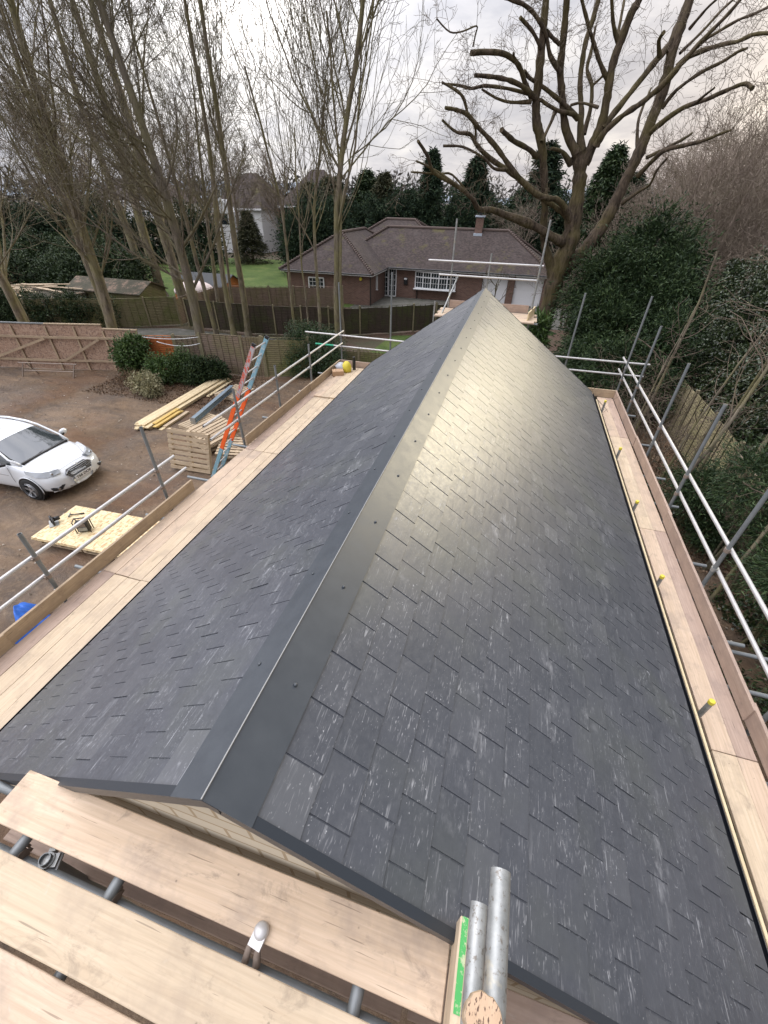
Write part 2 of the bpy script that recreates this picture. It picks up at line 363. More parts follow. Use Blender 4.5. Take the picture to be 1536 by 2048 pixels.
M_F_BROWN = mat('larch_fence_brown', rough=0.8, fn=fence_fn((0.20, 0.145, 0.11), (0.30, 0.23, 0.175), (0.16, 0.18, 0.04), 0.35))
M_F_ORANGE = mat('larch_fence_orange', rough=0.8, fn=fence_fn((0.48, 0.14, 0.035), (0.62, 0.21, 0.06), (0.36, 0.10, 0.04), 0.5))
def osb_fn(c0, c1, c2):
    def f(G, tc, oi, isl):
        v = offs(G, tc, oi, 9)
        vo = G.voro(G.map(v, scale=(14, 30, 22), rot=(0.3, 0.2, 0.6)), scale=1.0)
        vo2 = G.voro(G.map(v, scale=(34, 12, 16), rot=(0.1, 0.7, -0.5)), scale=1.0)
        s = G.n('ShaderNodeSeparateColor'); G.put(s.inputs[0], vo.outputs['Color'])
        s2 = G.n('ShaderNodeSeparateColor'); G.put(s2.inputs[0], vo2.outputs['Color'])
        c = G.mix(s.outputs[0], c0, c1)
        c = G.mix(G.ramp(s2.outputs[0], [(0.7, 0), (0.9, 0.8)]), c, c2)
        return dict(c=c, bump=(s.outputs[1], 0.3, 0.003))
    return f
M_OSB = mat('strand_board', rough=0.75, fn=osb_fn((0.58, 0.45, 0.24), (0.74, 0.62, 0.40), (0.40, 0.24, 0.11)))
M_OSB_OLD = mat('weathered_strand_board', rough=0.8, fn=osb_fn((0.30, 0.19, 0.13), (0.44, 0.31, 0.23), (0.17, 0.11, 0.085)))

def bark_fn(c0, c1, moss, mf):
    def f(G, tc, oi, isl):
        n = G.noise(G.map(tc, scale=(9, 9, 1.8)), scale=1, detail=7, rough=0.75, dist=0.5)
        c = G.mix(G.ramp(n, [(0.36, 0), (0.62, 1)]), c0, c1)
        c = G.mix(G.math('MULTIPLY', G.ramp(G.noise(tc, scale=1.1, detail=5, rough=0.6), [(0.42, 0), (0.6, 1)]), mf), c, moss)
        return dict(c=c, bump=(G.noise(G.map(tc, scale=(22, 22, 4)), scale=1, detail=4, rough=0.7), 0.8, 0.03))
    return f
M_OAK = mat('oak_bark', rough=0.9, spec=0.2, fn=bark_fn((0.018, 0.013, 0.010), (0.125, 0.095, 0.068), (0.13, 0.115, 0.03), 0.35))
M_TWIG = mat('fine_twigs', rough=0.85, spec=0.2, fn=bark_fn((0.10, 0.075, 0.06), (0.18, 0.14, 0.11), (0.16, 0.14, 0.08), 0.4))
M_BARK_G = mat('mossy_grey_bark', rough=0.9, spec=0.2, fn=bark_fn((0.09, 0.075, 0.056), (0.28, 0.24, 0.18), (0.21, 0.20, 0.07), 0.5))
M_BARK_O = mat('olive_twig_bark', rough=0.85, spec=0.2, fn=bark_fn((0.085, 0.072, 0.056), (0.20, 0.172, 0.135), (0.19, 0.18, 0.075), 0.45))
M_BARK_B = mat('brown_twig_bark', rough=0.85, spec=0.2, fn=bark_fn((0.13, 0.10, 0.08), (0.29, 0.235, 0.195), (0.18, 0.16, 0.10), 0.4))

def leaf_fn(c0, c1, c2, r=0.5):
    def f(G, tc, oi, isl):
        c = G.ramp(isl, [(0.0, c0), (0.5, c1), (1.0, c2)])
        c = G.mix(G.ramp(G.noise(tc, scale=0.9, detail=3), [(0.4, 0.0), (0.65, 0.55)]), c, tuple(x * 0.55 for x in c1))
        return dict(c=c, r=r)
    return f
M_LEAF_CON = mat('dark_conifer_sprays', spec=0.3, fn=leaf_fn((0.010, 0.024, 0.014), (0.022, 0.045, 0.022), (0.05, 0.075, 0.03), 0.85))
M_LEAF_CON_B = mat('brownish_conifer_sprays', spec=0.3, fn=leaf_fn((0.02, 0.026, 0.012), (0.05, 0.055, 0.025), (0.10, 0.09, 0.045), 0.7))
M_LEAF_YEW = mat('yew_sprays', spec=0.3, fn=leaf_fn((0.009, 0.022, 0.008), (0.025, 0.050, 0.016), (0.072, 0.108, 0.038), 0.6))
M_LEAF_IVY = mat('glossy_ivy_leaves', spec=0.7, fn=leaf_fn((0.010, 0.020, 0.006), (0.030, 0.050, 0.016), (0.075, 0.10, 0.035), 0.34))
M_LEAF_BOX = mat('box_hedge_leaves', spec=0.4, fn=leaf_fn((0.012, 0.03, 0.010), (0.028, 0.06, 0.02), (0.06, 0.10, 0.035), 0.45))
M_LEAF_SHR = mat('green_shrub_leaves', spec=0.4, fn=leaf_fn((0.03, 0.06, 0.015), (0.06, 0.11, 0.03), (0.13, 0.20, 0.06), 0.45))
M_LEAF_PALE = mat('pale_variegated_leaves', spec=0.4, fn=leaf_fn((0.12, 0.12, 0.05), (0.28, 0.26, 0.14), (0.50, 0.46, 0.30), 0.6))
M_LEAF_DRY = mat('dry_leaves', spec=0.2, fn=leaf_fn((0.06, 0.035, 0.02), (0.14, 0.085, 0.05), (0.30, 0.21, 0.14), 0.8))
M_CORE = mat('shadowed_branches', (0.012, 0.012, 0.008), 0.9)

# ------------------------------------------------------------------ mesh builder
class MB:
    def __init__(s):
        s.v = []; s.f = []; s.n = 0
    def add(s, verts, faces):
        s.v.append(np.asarray(verts, dtype=np.float64).reshape(-1, 3))
        s.f.append([tuple(i + s.n for i in q) for q in faces])
        s.n += len(s.v[-1])
        return s
    def box(s, lo, hi, mtx=None):
        x0, y0, z0 = lo; x1, y1, z1 = hi
        v = [(x0, y0, z0), (x1, y0, z0), (x1, y1, z0), (x0, y1, z0), (x0, y0, z1), (x1, y0, z1), (x1, y1, z1), (x0, y1, z1)]
        if mtx is not None: v = [tuple(mtx @ Vector(p)) for p in v]
        return s.add(v, [(0, 3, 2, 1), (4, 5, 6, 7), (0, 1, 5, 4), (1, 2, 6, 5), (2, 3, 7, 6), (3, 0, 4, 7)])
    def bar(s, a, b, w, h, up=(0, 0, 1)):
        a = Vector(a); b = Vector(b); d = (b - a)
        L = d.length; d.normalize(); u = Vector(up)
        sd = d.cross(u)
        if sd.length < 1e-4: sd = d.cross(Vector((1, 0, 0)))
        sd.normalize(); u = sd.cross(d)
        m = Matrix((d, sd, u)).transposed().to_4x4(); m.translation = a
        return s.box((0, -w / 2, -h / 2), (L, w / 2, h / 2), m)
    def tube(s, pts, rad, k=8, cap=True, hollow=False):
        P = [Vector(p) for p in pts]
        if not isinstance(rad, (list, tuple)): rad = [rad] * len(P)
        vs = []; fs = []
        ref = None
        for i, p in enumerate(P):
            t = (P[min(i + 1, len(P) - 1)] - P[max(i - 1, 0)]).normalized()
            if ref is None:
                ref = t.orthogonal().normalized()
            u = (ref - t * ref.dot(t)).normalized(); ref = u; w = t.cross(u)
            for j in range(k):
                a = 2 * math.pi * j / k
                vs.append(tuple(p + (u * math.cos(a) + w * math.sin(a)) * rad[i]))
        for i in range(len(P) - 1):
            for j in range(k):
                fs.append((i * k + j, i * k + (j + 1) % k, (i + 1) * k + (j + 1) % k, (i + 1) * k + j))
        if cap:
            fs.append(tuple(range(k - 1, -1, -1))); fs.append(tuple((len(P) - 1) * k + j for j in range(k)))
        return s.add(vs, fs)
    def pipe(s, a, b, r=0.0265, k=14, wall=0.004):
        """an open scaffold tube with a visible bore at both ends"""
        a = Vector(a); b = Vector(b); t = (b - a).normalized(); u = t.orthogonal().normalized(); w = t.cross(u)
        vs = []; fs = []
        rings = [(a, r), (b, r), (b, r - wall), (b - t * 0.12, r - wall), (a + t * 0.12, r - wall), (a, r - wall)]
        for p, q in rings:
            for j in range(k):
                an = 2 * math.pi * j / k
                vs.append(tuple(p + (u * math.cos(an) + w * math.sin(an)) * q))
        for i, i2 in ((0, 1), (1, 2), (2, 3), (4, 5), (5, 0)):
            for j in range(k):
                fs.append((i * k + j, i * k + (j + 1) % k, i2 * k + (j + 1) % k, i2 * k + j))
        fs.append(tuple(3 * k + j for j in range(k))); fs.append(tuple(4 * k + j for j in range(k - 1, -1, -1)))
        return s.add(vs, fs)
    def prism(s, poly, z0, z1):
        n = len(poly)
        v = [(x, y, z0) for x, y in poly] + [(x, y, z1) for x, y in poly]
        f = [tuple(range(n - 1, -1, -1)), tuple(range(n, 2 * n))] + [(i, (i + 1) % n, n + (i + 1) % n, n + i) for i in range(n)]
        return s.add(v, f)
    def lathe(s, prof, c=(0, 0, 0), axis='Z', k=16, cap=True):
        vs = []; fs = []
        for r_, h in prof:
            for j in range(k):
                a = 2 * math.pi * j / k; x, y = r_ * math.cos(a), r_ * math.sin(a)
                p = {'Z': (x, y, h), 'Y': (x, h, y), 'X': (h, x, y)}[axis]
                vs.append((c[0] + p[0], c[1] + p[1], c[2] + p[2]))
        for i in range(len(prof) - 1):
            for j in range(k): fs.append((i * k + j, i * k + (j + 1) % k, (i + 1) * k + (j + 1) % k, (i + 1) * k + j))
        if cap:
            fs.append(tuple(range(k - 1, -1, -1))); fs.append(tuple((len(prof) - 1) * k + j for j in range(k)))
        return s.add(vs, fs)
    def build(s, name, m, parent=None, smooth=False, loc=None, bevel=0.0, segs=2, subsurf=0, autosmooth=None, local=False):
        me = bpy.data.meshes.new(name)
        V = np.concatenate(s.v); F = [q for f in s.f for q in f]
        used = np.unique([i for q in F for i in q])
        if len(used) < len(V):
            rm = np.full(len(V), -1); rm[used] = np.arange(len(used)); V = V[used]; F = [tuple(int(rm[i]) for i in q) for q in F]
        if loc is not None: V = V - np.array(loc)
        me.vertices.add(len(V)); me.vertices.foreach_set('co', V.ravel())
        tot = [len(q) for q in F]
        me.loops.add(sum(tot)); me.loops.foreach_set('vertex_index', [i for q in F for i in q])
        me.polygons.add(len(F))
        st = np.concatenate(([0], np.cumsum(tot)[:-1])).astype(np.int32)
        me.polygons.foreach_set('loop_start', st); me.polygons.foreach_set('loop_total', tot)
        me.update(calc_edges=True); me.validate()
        me.materials.append(m)
        me.polygons.foreach_set('use_smooth', [bool(smooth)] * len(me.polygons))
        o = bpy.data.objects.new(name, me); COL.objects.link(o)
        if loc is not None: o.location = loc
        if parent is not None:
            o.parent = parent
            if loc is None:
                o.location = -parent.location if (parent.parent is None and not local) else Vector((0, 0, 0))
        if bevel:
            md = o.modifiers.new('bevel', 'BEVEL'); md.width = bevel; md.segments = segs; md.limit_method = 'ANGLE'; md.angle_limit = R(40)
        if subsurf:
            md = o.modifiers.new('sub', 'SUBSURF'); md.levels = subsurf; md.render_levels = subsurf
        if autosmooth:
            me.polygons.foreach_set('use_smooth', [True] * len(me.polygons))
            try: me.set_sharp_from_angle(angle=R(autosmooth))
            except Exception: pass
        return o

# geometry given in world coordinates: parts of an Empty at "loc" are shifted back by build()
def tag(o, label=None, cat=None, group=None, kind=None):
    if label: o['label'] = label
    if cat: o['category'] = cat
    if group: o['group'] = group
    if kind: o['kind'] = kind
    return o
def empty(name, loc, label, cat, group=None, rz=0.0):
    o = bpy.data.objects.new(name, None); COL.objects.link(o)
    o.location = loc; o.rotation_euler = (0, 0, rz); o.empty_display_size = 0.2
    return tag(o, label, cat, group)
def part(mb, name, m, root, **kw):
    """world-coordinate geometry as a part of a root Empty (unrotated)"""
    return mb.build(name, m, parent=root, **kw)
def sub(mb, name, m, par, **kw):
    """sub-part: its parent already sits at -root, so give it no extra offset"""
    return mb.build(name, m, parent=par, **kw)
def copy_tree(o, parent=None):
    c = o.copy(); COL.objects.link(c)
    if parent is not None: c.parent = parent
    for ch in list(o.children): copy_tree(ch, c)
    return c

def mesh_np(name, V, F, m, parent=None, smooth=False):
    me = bpy.data.meshes.new(name)
    k = F.shape[1]
    me.vertices.add(len(V)); me.vertices.foreach_set('co', np.ascontiguousarray(V, dtype=np.float32).ravel())
    me.loops.add(F.size); me.loops.foreach_set('vertex_index', np.ascontiguousarray(F, dtype=np.int32).ravel())
    me.polygons.add(len(F))
    me.polygons.foreach_set('loop_start', np.arange(0, F.size, k, dtype=np.int32))
    me.polygons.foreach_set('loop_total', np.full(len(F), k, dtype=np.int32))
    me.polygons.foreach_set('use_smooth', np.full(len(F), bool(smooth)))
    me.update(calc_edges=True)
    me.materials.append(m)
    o = bpy.data.objects.new(name, me); COL.objects.link(o)
    if parent is not None: o.parent = parent
    return o

# ================================================================== GROUND
def sheet(name, poly, z, m, kind='structure', label=None):
    mb = MB(); mb.add([(x, y, z) for x, y in poly], [tuple(range(len(poly)))])
    o = mb.build(name, m); return tag(o, label, None, None, kind)
sheet('ground', [(-1500, -300), (1500, -300), (1500, 2200), (-1500, 2200)], -0.004, M_LITTER)
def yard():
    # uneven muddy yard as a displaced grid
    nx, ny = 130, 110
    xs = np.linspace(-24, 6, nx); ys = np.linspace(-6, 19, ny)
    X, Y = np.meshgrid(xs, ys, indexing='ij')
    Z = 0.012 + 0.0 * X
    for k in range(14):
        fx, fy, ph = rng.uniform(0.3, 3), rng.uniform(0.3, 3), rng.uniform(0, 6)
        Z += 0.006 * np.sin(X * fx + Y * fy * (1 if k % 2 else -1) + ph)
    Z = np.maximum(Z, 0.002)
    V = np.stack([X, Y, Z], -1).reshape(-1, 3)
    i, j = np.meshgrid(np.arange(nx - 1), np.arange(ny - 1), indexing='ij')
    a = (i * ny + j).ravel()
    F = np.stack([a, a + ny, a + ny + 1, a + 1], -1)
    o = mesh_np('yard_soil', V, F, M_SOIL, smooth=True)
    return tag(o, kind='structure')
yard()
sheet('lawn', [(-46, 30.2), (-18, 28.6), (-11, 31), (-11, 50), (-30, 54), (-60, 50)], 0.004, M_GRASS)
sheet('driveway', [(-10.2, 28.6), (6, 29.5), (7, 36.3), (-11.5, 36.3), (-11.5, 31)], 0.008, M_TARMAC)
sheet('alley_path', [(-24, 16.6), (-12, 17.2), (-11, 21.5), (-19, 21.6), (-26, 19)], 0.025, M_TARMAC)
sheet('garden_grass', [(-7, 18.3), (1, 19), (1, 27.5), (-6.5, 24.5)], 0.006, M_GRASS)
sheet('meadow', [(8.5, 24), (30, 20), (40, 60), (9, 62)], 0.005, M_GRASS)

def hills():
    n = 80
    vs = []; fs = []
    for i in range(n + 1):
        a = R(-80 + 160 * i / n)
        h = 17 + 9 * math.sin(i * 0.31) + 4 * math.sin(i * 0.9 + 1)
        for rr, hh in ((900, -1), (1200, h), (1400, h * 1.35), (1500, -1)):
            vs.append((rr * math.sin(a), rr * math.cos(a), hh))
    for i in range(n):
        for k in range(3):
            b = i * 4 + k; fs.append((b, b + 4, b + 5, b + 1))
    mb = MB(); mb.add(vs, fs)
    tag(mb.build('hills', mat('distant_hills', (0.22, 0.25, 0.29), 1.0, 0.0), smooth=True), kind='structure')  # blueness of distant haze is put into the hill colour
hills()

# stones and leaf scraps scattered about the yard: nobody could count them
def scatter_stones():
    N = 2600
    x = np.where(rng.random(N) < 0.75, rng.uniform(-20, -5.6, N), rng.uniform(2.6, 6, N)); y = rng.uniform(1, 15, N)
    s = rng.uniform(0.006, 0.028, N) * np.where(rng.random(N) < 0.05, 2.0, 1)
    base = np.array([(1, 0, 0), (0, 1, 0), (-1, 0, 0), (0, -1, 0), (0, 0, .7), (0, 0, -.5)])
    fc = np.array([(0, 1, 4), (1, 2, 4), (2, 3, 4), (3, 0, 4), (1, 0, 5), (2, 1, 5), (3, 2, 5), (0, 3, 5)])
    j = rng.uniform(0.6, 1.4, (N, 6, 1))
    V = base[None] * j * s[:, None, None]
    ang = rng.uniform(0, 6.28, N); c, sn = np.cos(ang), np.sin(ang)
    Vx = V[..., 0] * c[:, None] - V[..., 1] * sn[:, None]; Vy = V[..., 0] * sn[:, None] + V[..., 1] * c[:, None]
    V = np.stack([Vx + x[:, None], Vy + y[:, None], V[..., 2] + 0.03], -1).reshape(-1, 3)
    F = (fc[None] + 6 * np.arange(N)[:, None, None]).reshape(-1, 3)
    m = mat('stone_chips', rough=0.85, fn=lambda G, tc, oi, isl: dict(c=G.ramp(isl, [(0, (0.08, 0.06, 0.045)), (0.5, (0.2, 0.16, 0.12)), (0.85, (0.33, 0.28, 0.22)), (1, (0.6, 0.55, 0.48))])))
    tag(mesh_np('gravel', V, F, m), 'scattered stones and wood chips lying on the muddy yard', 'gravel', kind='stuff')
scatter_stones()

# ================================================================== GARAGE UNDER THE NEW SLATE ROOF
RX, RZ = -0.74, 4.67            # ridge line
Y0, Y1 = 0.362, 11.52           # gable verges
T = R(35.5); CT, ST = math.cos(T), math.sin(T)
GA = 0.2035; SW = 0.251         # slate gauge and width
garage = empty('slate_roofed_garage', (RX, 6, 0), 'new pitched building with dark natural slate roof and pale blockwork gable', 'building')
def slope_pt(side, s, y, h):
    return (RX + side * (s * CT + h * ST), y, RZ - s * ST + h * CT)
def slate_slope(side, smax, first):
    vs = []; fs = []; n = 0
    r = random.Random(3 + side)
    ncourse = int(math.ceil((smax - first) / GA))
    for c in range(-1, ncourse + 1):
        tail = min(first + (c + 1) * GA, smax)
        if c == ncourse: continue
        off = (c % 2) * SW / 2 + 0.02 * r.random()
        k = int((Y1 - Y0) / SW) + 3
        for j in range(-1, k):
            a = Y0 + j * SW - off + 0.0025 + r.uniform(-.0016, .0016); b = a + SW - 0.0082 + r.uniform(-.0012, .0012)
            a = max(a, Y0 + 0.006); b = min(b, Y1 - 0.006)
            if b - a < 0.015: continue
            tt = tail + r.uniform(-0.003, 0.003)
            L = min(2.1 * GA, tt - 0.01)
            th = 0.0050 + r.uniform(-0.0008, 0.0016); lift = (0.0035 * r.random() if r.random() < 0.1 else 0.0)
            ht = 0.0200 + lift + r.uniform(-.0006, .0010); hh = ht - 0.0105 * L / (2.1 * GA)
            m = 4
            ys = [a + (b - a) * i / m for i in range(m + 1)]
            jit = [r.uniform(-0.0022, 0.0022) for _ in ys]
            tilt = r.uniform(-0.0005, 0.0005)
            top = [slope_pt(side, tt + q, y, ht + tilt * (i - 2)) for i, (y, q) in enumerate(zip(ys, jit))]
            bot = [slope_pt(side, tt + q + 0.001, y, ht - th + tilt * (i - 2)) for i, (y, q) in enumerate(zip(ys, jit))]
            hd = [slope_pt(side, tt - L, a, hh), slope_pt(side, tt - L, b, hh)]
            hb = [slope_pt(side, tt - L, a, hh - th), slope_pt(side, tt - L, b, hh - th)]
            vs += top + bot + hd + hb
            T0, B0, H0, HB = n, n + m + 1, n + 2 * m + 2, n + 2 * m + 4
            f = [tuple([H0] + [T0 + i for i in range(m + 1)] + [H0 + 1])]
            for i in range(m): f.append((T0 + i, B0 + i, B0 + i + 1, T0 + i + 1))
            f.append((H0, HB, B0, T0)); f.append((H0 + 1, T0 + m, B0 + m, HB + 1))
            if side < 0: f = [tuple(reversed(q)) for q in f]
            fs += f; n += 2 * m + 6
    return vs, fs
S_L, S_R = 3.545, 3.80
for side, smax in ((-1, S_L), (1, S_R)):
    mb = MB(); v, f = slate_slope(side, smax, 0.187)
    mb.add(v, f)
    o = part(mb, 'slate_slope', M_SLATE, garage)
    mb = MB()  # felt and battens below
    q = [slope_pt(side, 0.0, Y0 + .02, -0.006), slope_pt(side, smax - .02, Y0 + .02, -0.006), slope_pt(side, smax - .02, Y1 - .02, -0.006), slope_pt(side, 0.0, Y1 - .02, -0.006)]
    q2 = [slope_pt(side, 0.0, Y0 + .02, -0.05), slope_pt(side, smax - .02, Y0 + .02, -0.05), slope_pt(side, smax - .02, Y1 - .02, -0.05), slope_pt(side, 0.0, Y1 - .02, -0.05)]
    mb.add(q + q2, [(0, 1, 2, 3), (7, 6, 5, 4), (0, 4, 5, 1), (1, 5, 6, 2), (2, 6, 7, 3)])
    part(mb, 'roof_deck', M_FELT, garage)
    # verge trims, near and far
    for yy, sg in ((Y0, 1), (Y1, -1)):
        mb = MB()
        a = [slope_pt(side, 0.004 if side > 0 else 0.0, yy, h) for h in (-0.055, 0.021)]
        def P(s_, y_, h_): return slope_pt(side, s_, y_, h_)
        e = 0.0 ; L = smax + 0.015
        sec = [(-0.022 * sg, -0.045), (-0.022 * sg, 0.0215), (0.016 * sg, 0.0245), (0.016 * sg, 0.020), (-0.012 * sg, 0.016), (-0.012 * sg, -0.045)]
        vs = [P(0, yy + dy, h) for dy, h in sec] + [P(L, yy + dy, h) for dy, h in sec]
        k = len(sec)
        mb.add(vs, [(i, (i + 1) % k, k + (i + 1) % k, k + i) for i in range(k)] + [tuple(range(k)), tuple(range(2 * k - 1, k - 1, -1))])
        part(mb, 'verge_trim', M_TRIM, garage)
    # eaves: gutter and fascia
    ex, ez = RX + side * (smax * CT), RZ - smax * ST
    mb = MB()
    prof = []
    for i in range(9):
        a = math.pi * i / 8
        prof.append((-math.cos(a) * 0.047, -math.sin(a) * 0.047))
    prof += [(0.045, 0.004)] + [(math.cos(math.pi * i / 8) * 0.042, -math.sin(math.pi * i / 8) * 0.042 + 0.002) for i in range(9)]
    gx, gz = ex + side * 0.024, ez - 0.022
    k = len(prof)
    vs = [(gx + x, y, gz + z) for y in (Y0 + .01, Y1 - .01) for x, z in prof]
    mb.add(vs, [(i, (i + 1) % k, k + (i + 1) % k, k + i) for i in range(k)])
    part(mb, 'gutter', M_BLACK, garage, smooth=False)
    mb = MB(); mb.box((min(ex - side * .03, ex - side * .05), Y0 + .03, ez - .20), (max(ex - side * .03, ex - side * .05), Y1 - .03, ez - .045))
    part(mb, 'fascia', M_BLACK, garage)
# ridge cap: two flanges folded over a fine central bead, in 3 m lengths
mb = MB(); mb2 = MB()
CW = 0.195
cuts = [Y0 - 0.024, Y1 + 0.02]
for i in range(len(cuts) - 1):
    a, b = cuts[i], cuts[i + 1] + (0.05 if i < len(cuts) - 2 else 0)
    dz = 0.0022 * (i % 2)
    for side in (-1, 1):
        p = lambda s_, y_, h_: slope_pt(side, s_, y_, h_ + dz)
        vs = [p(0, a, .026), p(CW, a, .0265), p(CW, b, .0265), p(0, b, .026), p(0, a, .019), p(CW + .001, a, .019), p(CW + .001, b, .019), p(0, b, .019)]
        vs[0] = (RX, a, RZ + .030 + dz); vs[3] = (RX, b, RZ + .030 + dz); vs[4] = (RX, a, RZ + .022 + dz); vs[7] = (RX, b, RZ + .022 + dz)
        f = [(0, 1, 2, 3), (1, 5, 6, 2), (0, 4, 5, 1), (3, 2, 6, 7)]
        if side < 0: f = [tuple(reversed(q)) for q in f]
        mb.add(vs, f)
cap = part(mb, 'ridge_cap', M_RIDGE, garage)
mb = MB(); mb.bar((RX, cuts[0], RZ + 0.0345), (RX, cuts[-1], RZ + 0.0345), 0.0045, 0.007)
sub(mb, 'ridge_bead', mat('pale_cap_edge', (0.24, 0.24, 0.235), 0.5), cap)  # bead coloured paler than the cap flanges
y = 0.86
k = 0
while y < Y1:
    for side in (-1, 1):
        s_ = 0.105 + (0.0 if side > 0 else 0.012)
        m = MB(); c = Vector(slope_pt(side, s_, y + (0.05 if side < 0 else 0), 0.0275)); nrm = Vector((side * ST, 0, CT))
        m.tube([c, c + nrm * 0.004, c + nrm * 0.008], [0.0095, 0.0085, 0.004], k=10)
        sub(m, 'screw', M_RIDGE, cap, smooth=True)
    y += 0.62
for yy in (Y0 - .0235, Y1 + .0195):
    mb = MB(); mb.prism([(0, 0), (0.055, -.037), (.055, -.085), (0, -.05), (-.055, -.085), (-.055, -.037)], -.002, .004)
    V = mb.v[0]; mb.v[0] = np.stack([V[:, 0] + RX, V[:, 2] + yy, V[:, 1] + RZ + .026], 1)
    part(mb, 'ridge_end', M_TRIM, garage)
# gable blockwork, side walls
wall_l, wall_r = RX - (S_L - .30) * CT, RX + (S_R - .30) * CT
def zroof(x): return RZ - abs(x - RX) * math.tan(T) - 0.075
for yy, y2 in ((Y0 + .035, Y0 + .14), (Y1 - .14, Y1 - .035)):
    mb = MB(); poly = [(wall_l, 0), (wall_r, 0), (wall_r, zroof(wall_r)), (RX, zroof(RX)), (wall_l, zroof(wall_l))]
    vs = [(x, yy, z) for x, z in poly] + [(x, y2, z) for x, z in poly]
    mb.add(vs, [(0, 1, 2, 3, 4), (9, 8, 7, 6, 5)] + [(i + 5, (i + 1) % 5 + 5, (i + 1) % 5, i) for i in range(5)])
    part(mb, 'gable_wall', M_BLOCK, garage)
for x in (wall_l, wall_r):
    mb = MB(); mb.box((x - .05, Y0 + .141, 0), (x + .05, Y1 - .141, zroof(x) - .02))
    part(mb, 'side_wall', M_BLOCK, garage)

# ================================================================== SCAFFOLD
TR = 0.0265
def coupler_mb(c, along, out):
    """a forged double coupler wrapped round a tube at c: band, body block, bolt and nut"""
    m = MB(); c = Vector(c); al = Vector(along).normalized(); ou = Vector(out).normalized(); sd = al.cross(ou)
    m.tube([c - al * .028, c + al * .028], 0.0345, k=14)
    m.bar(c + ou * .018 - al * .02, c + ou * .018 + al * .02 , .055, .06, up=ou)
    b = c + ou * .05
    m.tube([b - sd * .045, b + sd * .045], 0.007, k=8)
    m.tube([b + sd * .03, b + sd * .045], 0.013, k=6)
    m.bar(c + sd * .045 - al * .018, c + sd * .045 + al * .018, .03, .014, up=sd)
    return m
def scaffold(name, loc, label, poles, rails, transoms=(), couplers=(), group='scaffold frames'):
    r = empty(name, loc, label, 'scaffold', None)
    for a, b, m in poles:
        mb = MB(); mb.pipe(a, b, TR)
        o = part(mb, 'upright_pole', m, r, smooth=False, autosmooth=35)
    for a, b, m in rails:
        mb = MB(); mb.pipe(a, b, TR * 1.0)
        part(mb, 'guard_rail', m, r, autosmooth=35)
    for a, b in transoms:
        mb = MB(); mb.pipe(a, b, TR)
        part(mb, 'cross_tube', M_GALV_OLD, r, autosmooth=35)
    for c, al, ou in couplers:
        part(coupler_mb(c, al, ou), 'coupler', M_RUST if random.random() < .6 else M_GALV, r, autosmooth=40)
    return r
DZ = 2.0      # lower deck level
XL = -5.25    # left standards
PX = -5.235
lp = [(2.41, 3.10), (4.60, 3.50), (7.06, 3.22), (8.82, 3.17), (10.75, 3.16)]
poles = [((PX, y, 0), (PX, y, z), M_GALV_OLD) for y, z in lp] + [((PX, -0.6, 0), (PX, -0.6, 3.5), M_GALV_OLD), ((-5.33, 13.45, 0), (-5.33, 13.45, 4.3), M_GALV_OLD)]
RXL = PX - 0.053
rails = [((RXL, -1.2, 2.69), (RXL, 5.09, 2.71), M_RAIL), ((RXL, -1.2, 2.38), (RXL, 5.27, 2.36), M_RAIL),
         ((RXL, 6.0, 2.86), (RXL, 13.56, 2.86), M_RAIL), ((RXL, 6.1, 2.53), (RXL, 13.42, 2.51), M_RAIL)]
trans = [((-5.6 + 0.1 * (i % 2), y, 1.93), (-3.62, y, 1.93)) for i, y in enumerate((-.5, 1.1, 2.95, 4.3, 5.56, 7.0, 8.5, 10.4, 12.0))]
trans += [((-5.18, -1.2, 1.87), (-5.18, 13, 1.87)), ((-3.85, -1.2, 1.87), (-3.85, 13, 1.87))]
cps = []
for y, z in lp:
    hs = (2.70, 2.37) if y < 6 else (2.86, 2.52)
    for h in hs: cps.append(((PX, y, h), (0, 0, 1), (-1, 0, 0)))
    cps.append(((PX, y, 2.10), (0, 0, 1), (1, 0, 0)))
scaffold('scaffold', (PX, 5, 0), 'steel tube scaffold with double guard rails along the yard side of the roof', poles, rails, trans, cps)
# right side
rp = [(5.10, 5.6), (7.0, 4.05), (8.9, 4.08), (11.27, 4.21), (12.85, 4.56), (3.12, 5.5), (1.0, 5.2)]
PR = 3.29
poles = [((PR, y, 0), (PR, y, z), M_GALV_OLD) for y, z in rp]
caps = [(3.02, 2.37), (4.95, 2.27), (6.79, 2.29), (8.70, 2.34), (11.19, 2.40)]
RR = PR + .053
rails = [((RR, -1.0, 2.77), (RR, 13.68, 2.83), M_RAIL), ((RR, -1.0, 2.40), (RR, 13.73, 2.48), M_RAIL)]
trans = [((2.35, y, 1.93), (3.62, y, 1.93)) for y in (.9, 1.95, 2.55, 3.6, 4.3, 5.8, 7.4, 8.4, 9.9, 11.6)] + [((3.2, -1, 1.87), (3.2, 12.9, 1.87)), ((2.64, -1, 1.87), (2.64, 12.9, 1.87))]
trans += [((3.0, 4.28, 1.80), (4.15, 4.28, 1.80))]
cps = []
for y, z in rp:
    cps += [((PR, y, 2.79), (0, 0, 1), (1, 0, 0)), ((PR, y, 2.44), (0, 0, 1), (1, 0, 0)), ((PR - .01, y, 2.12), (0, 0, 1), (-1, 0, 0))]
rsc = scaffold('scaffold', (PR, 5, 0), 'steel tube scaffold with two long rails beside the garden fence', poles, rails, trans, cps)
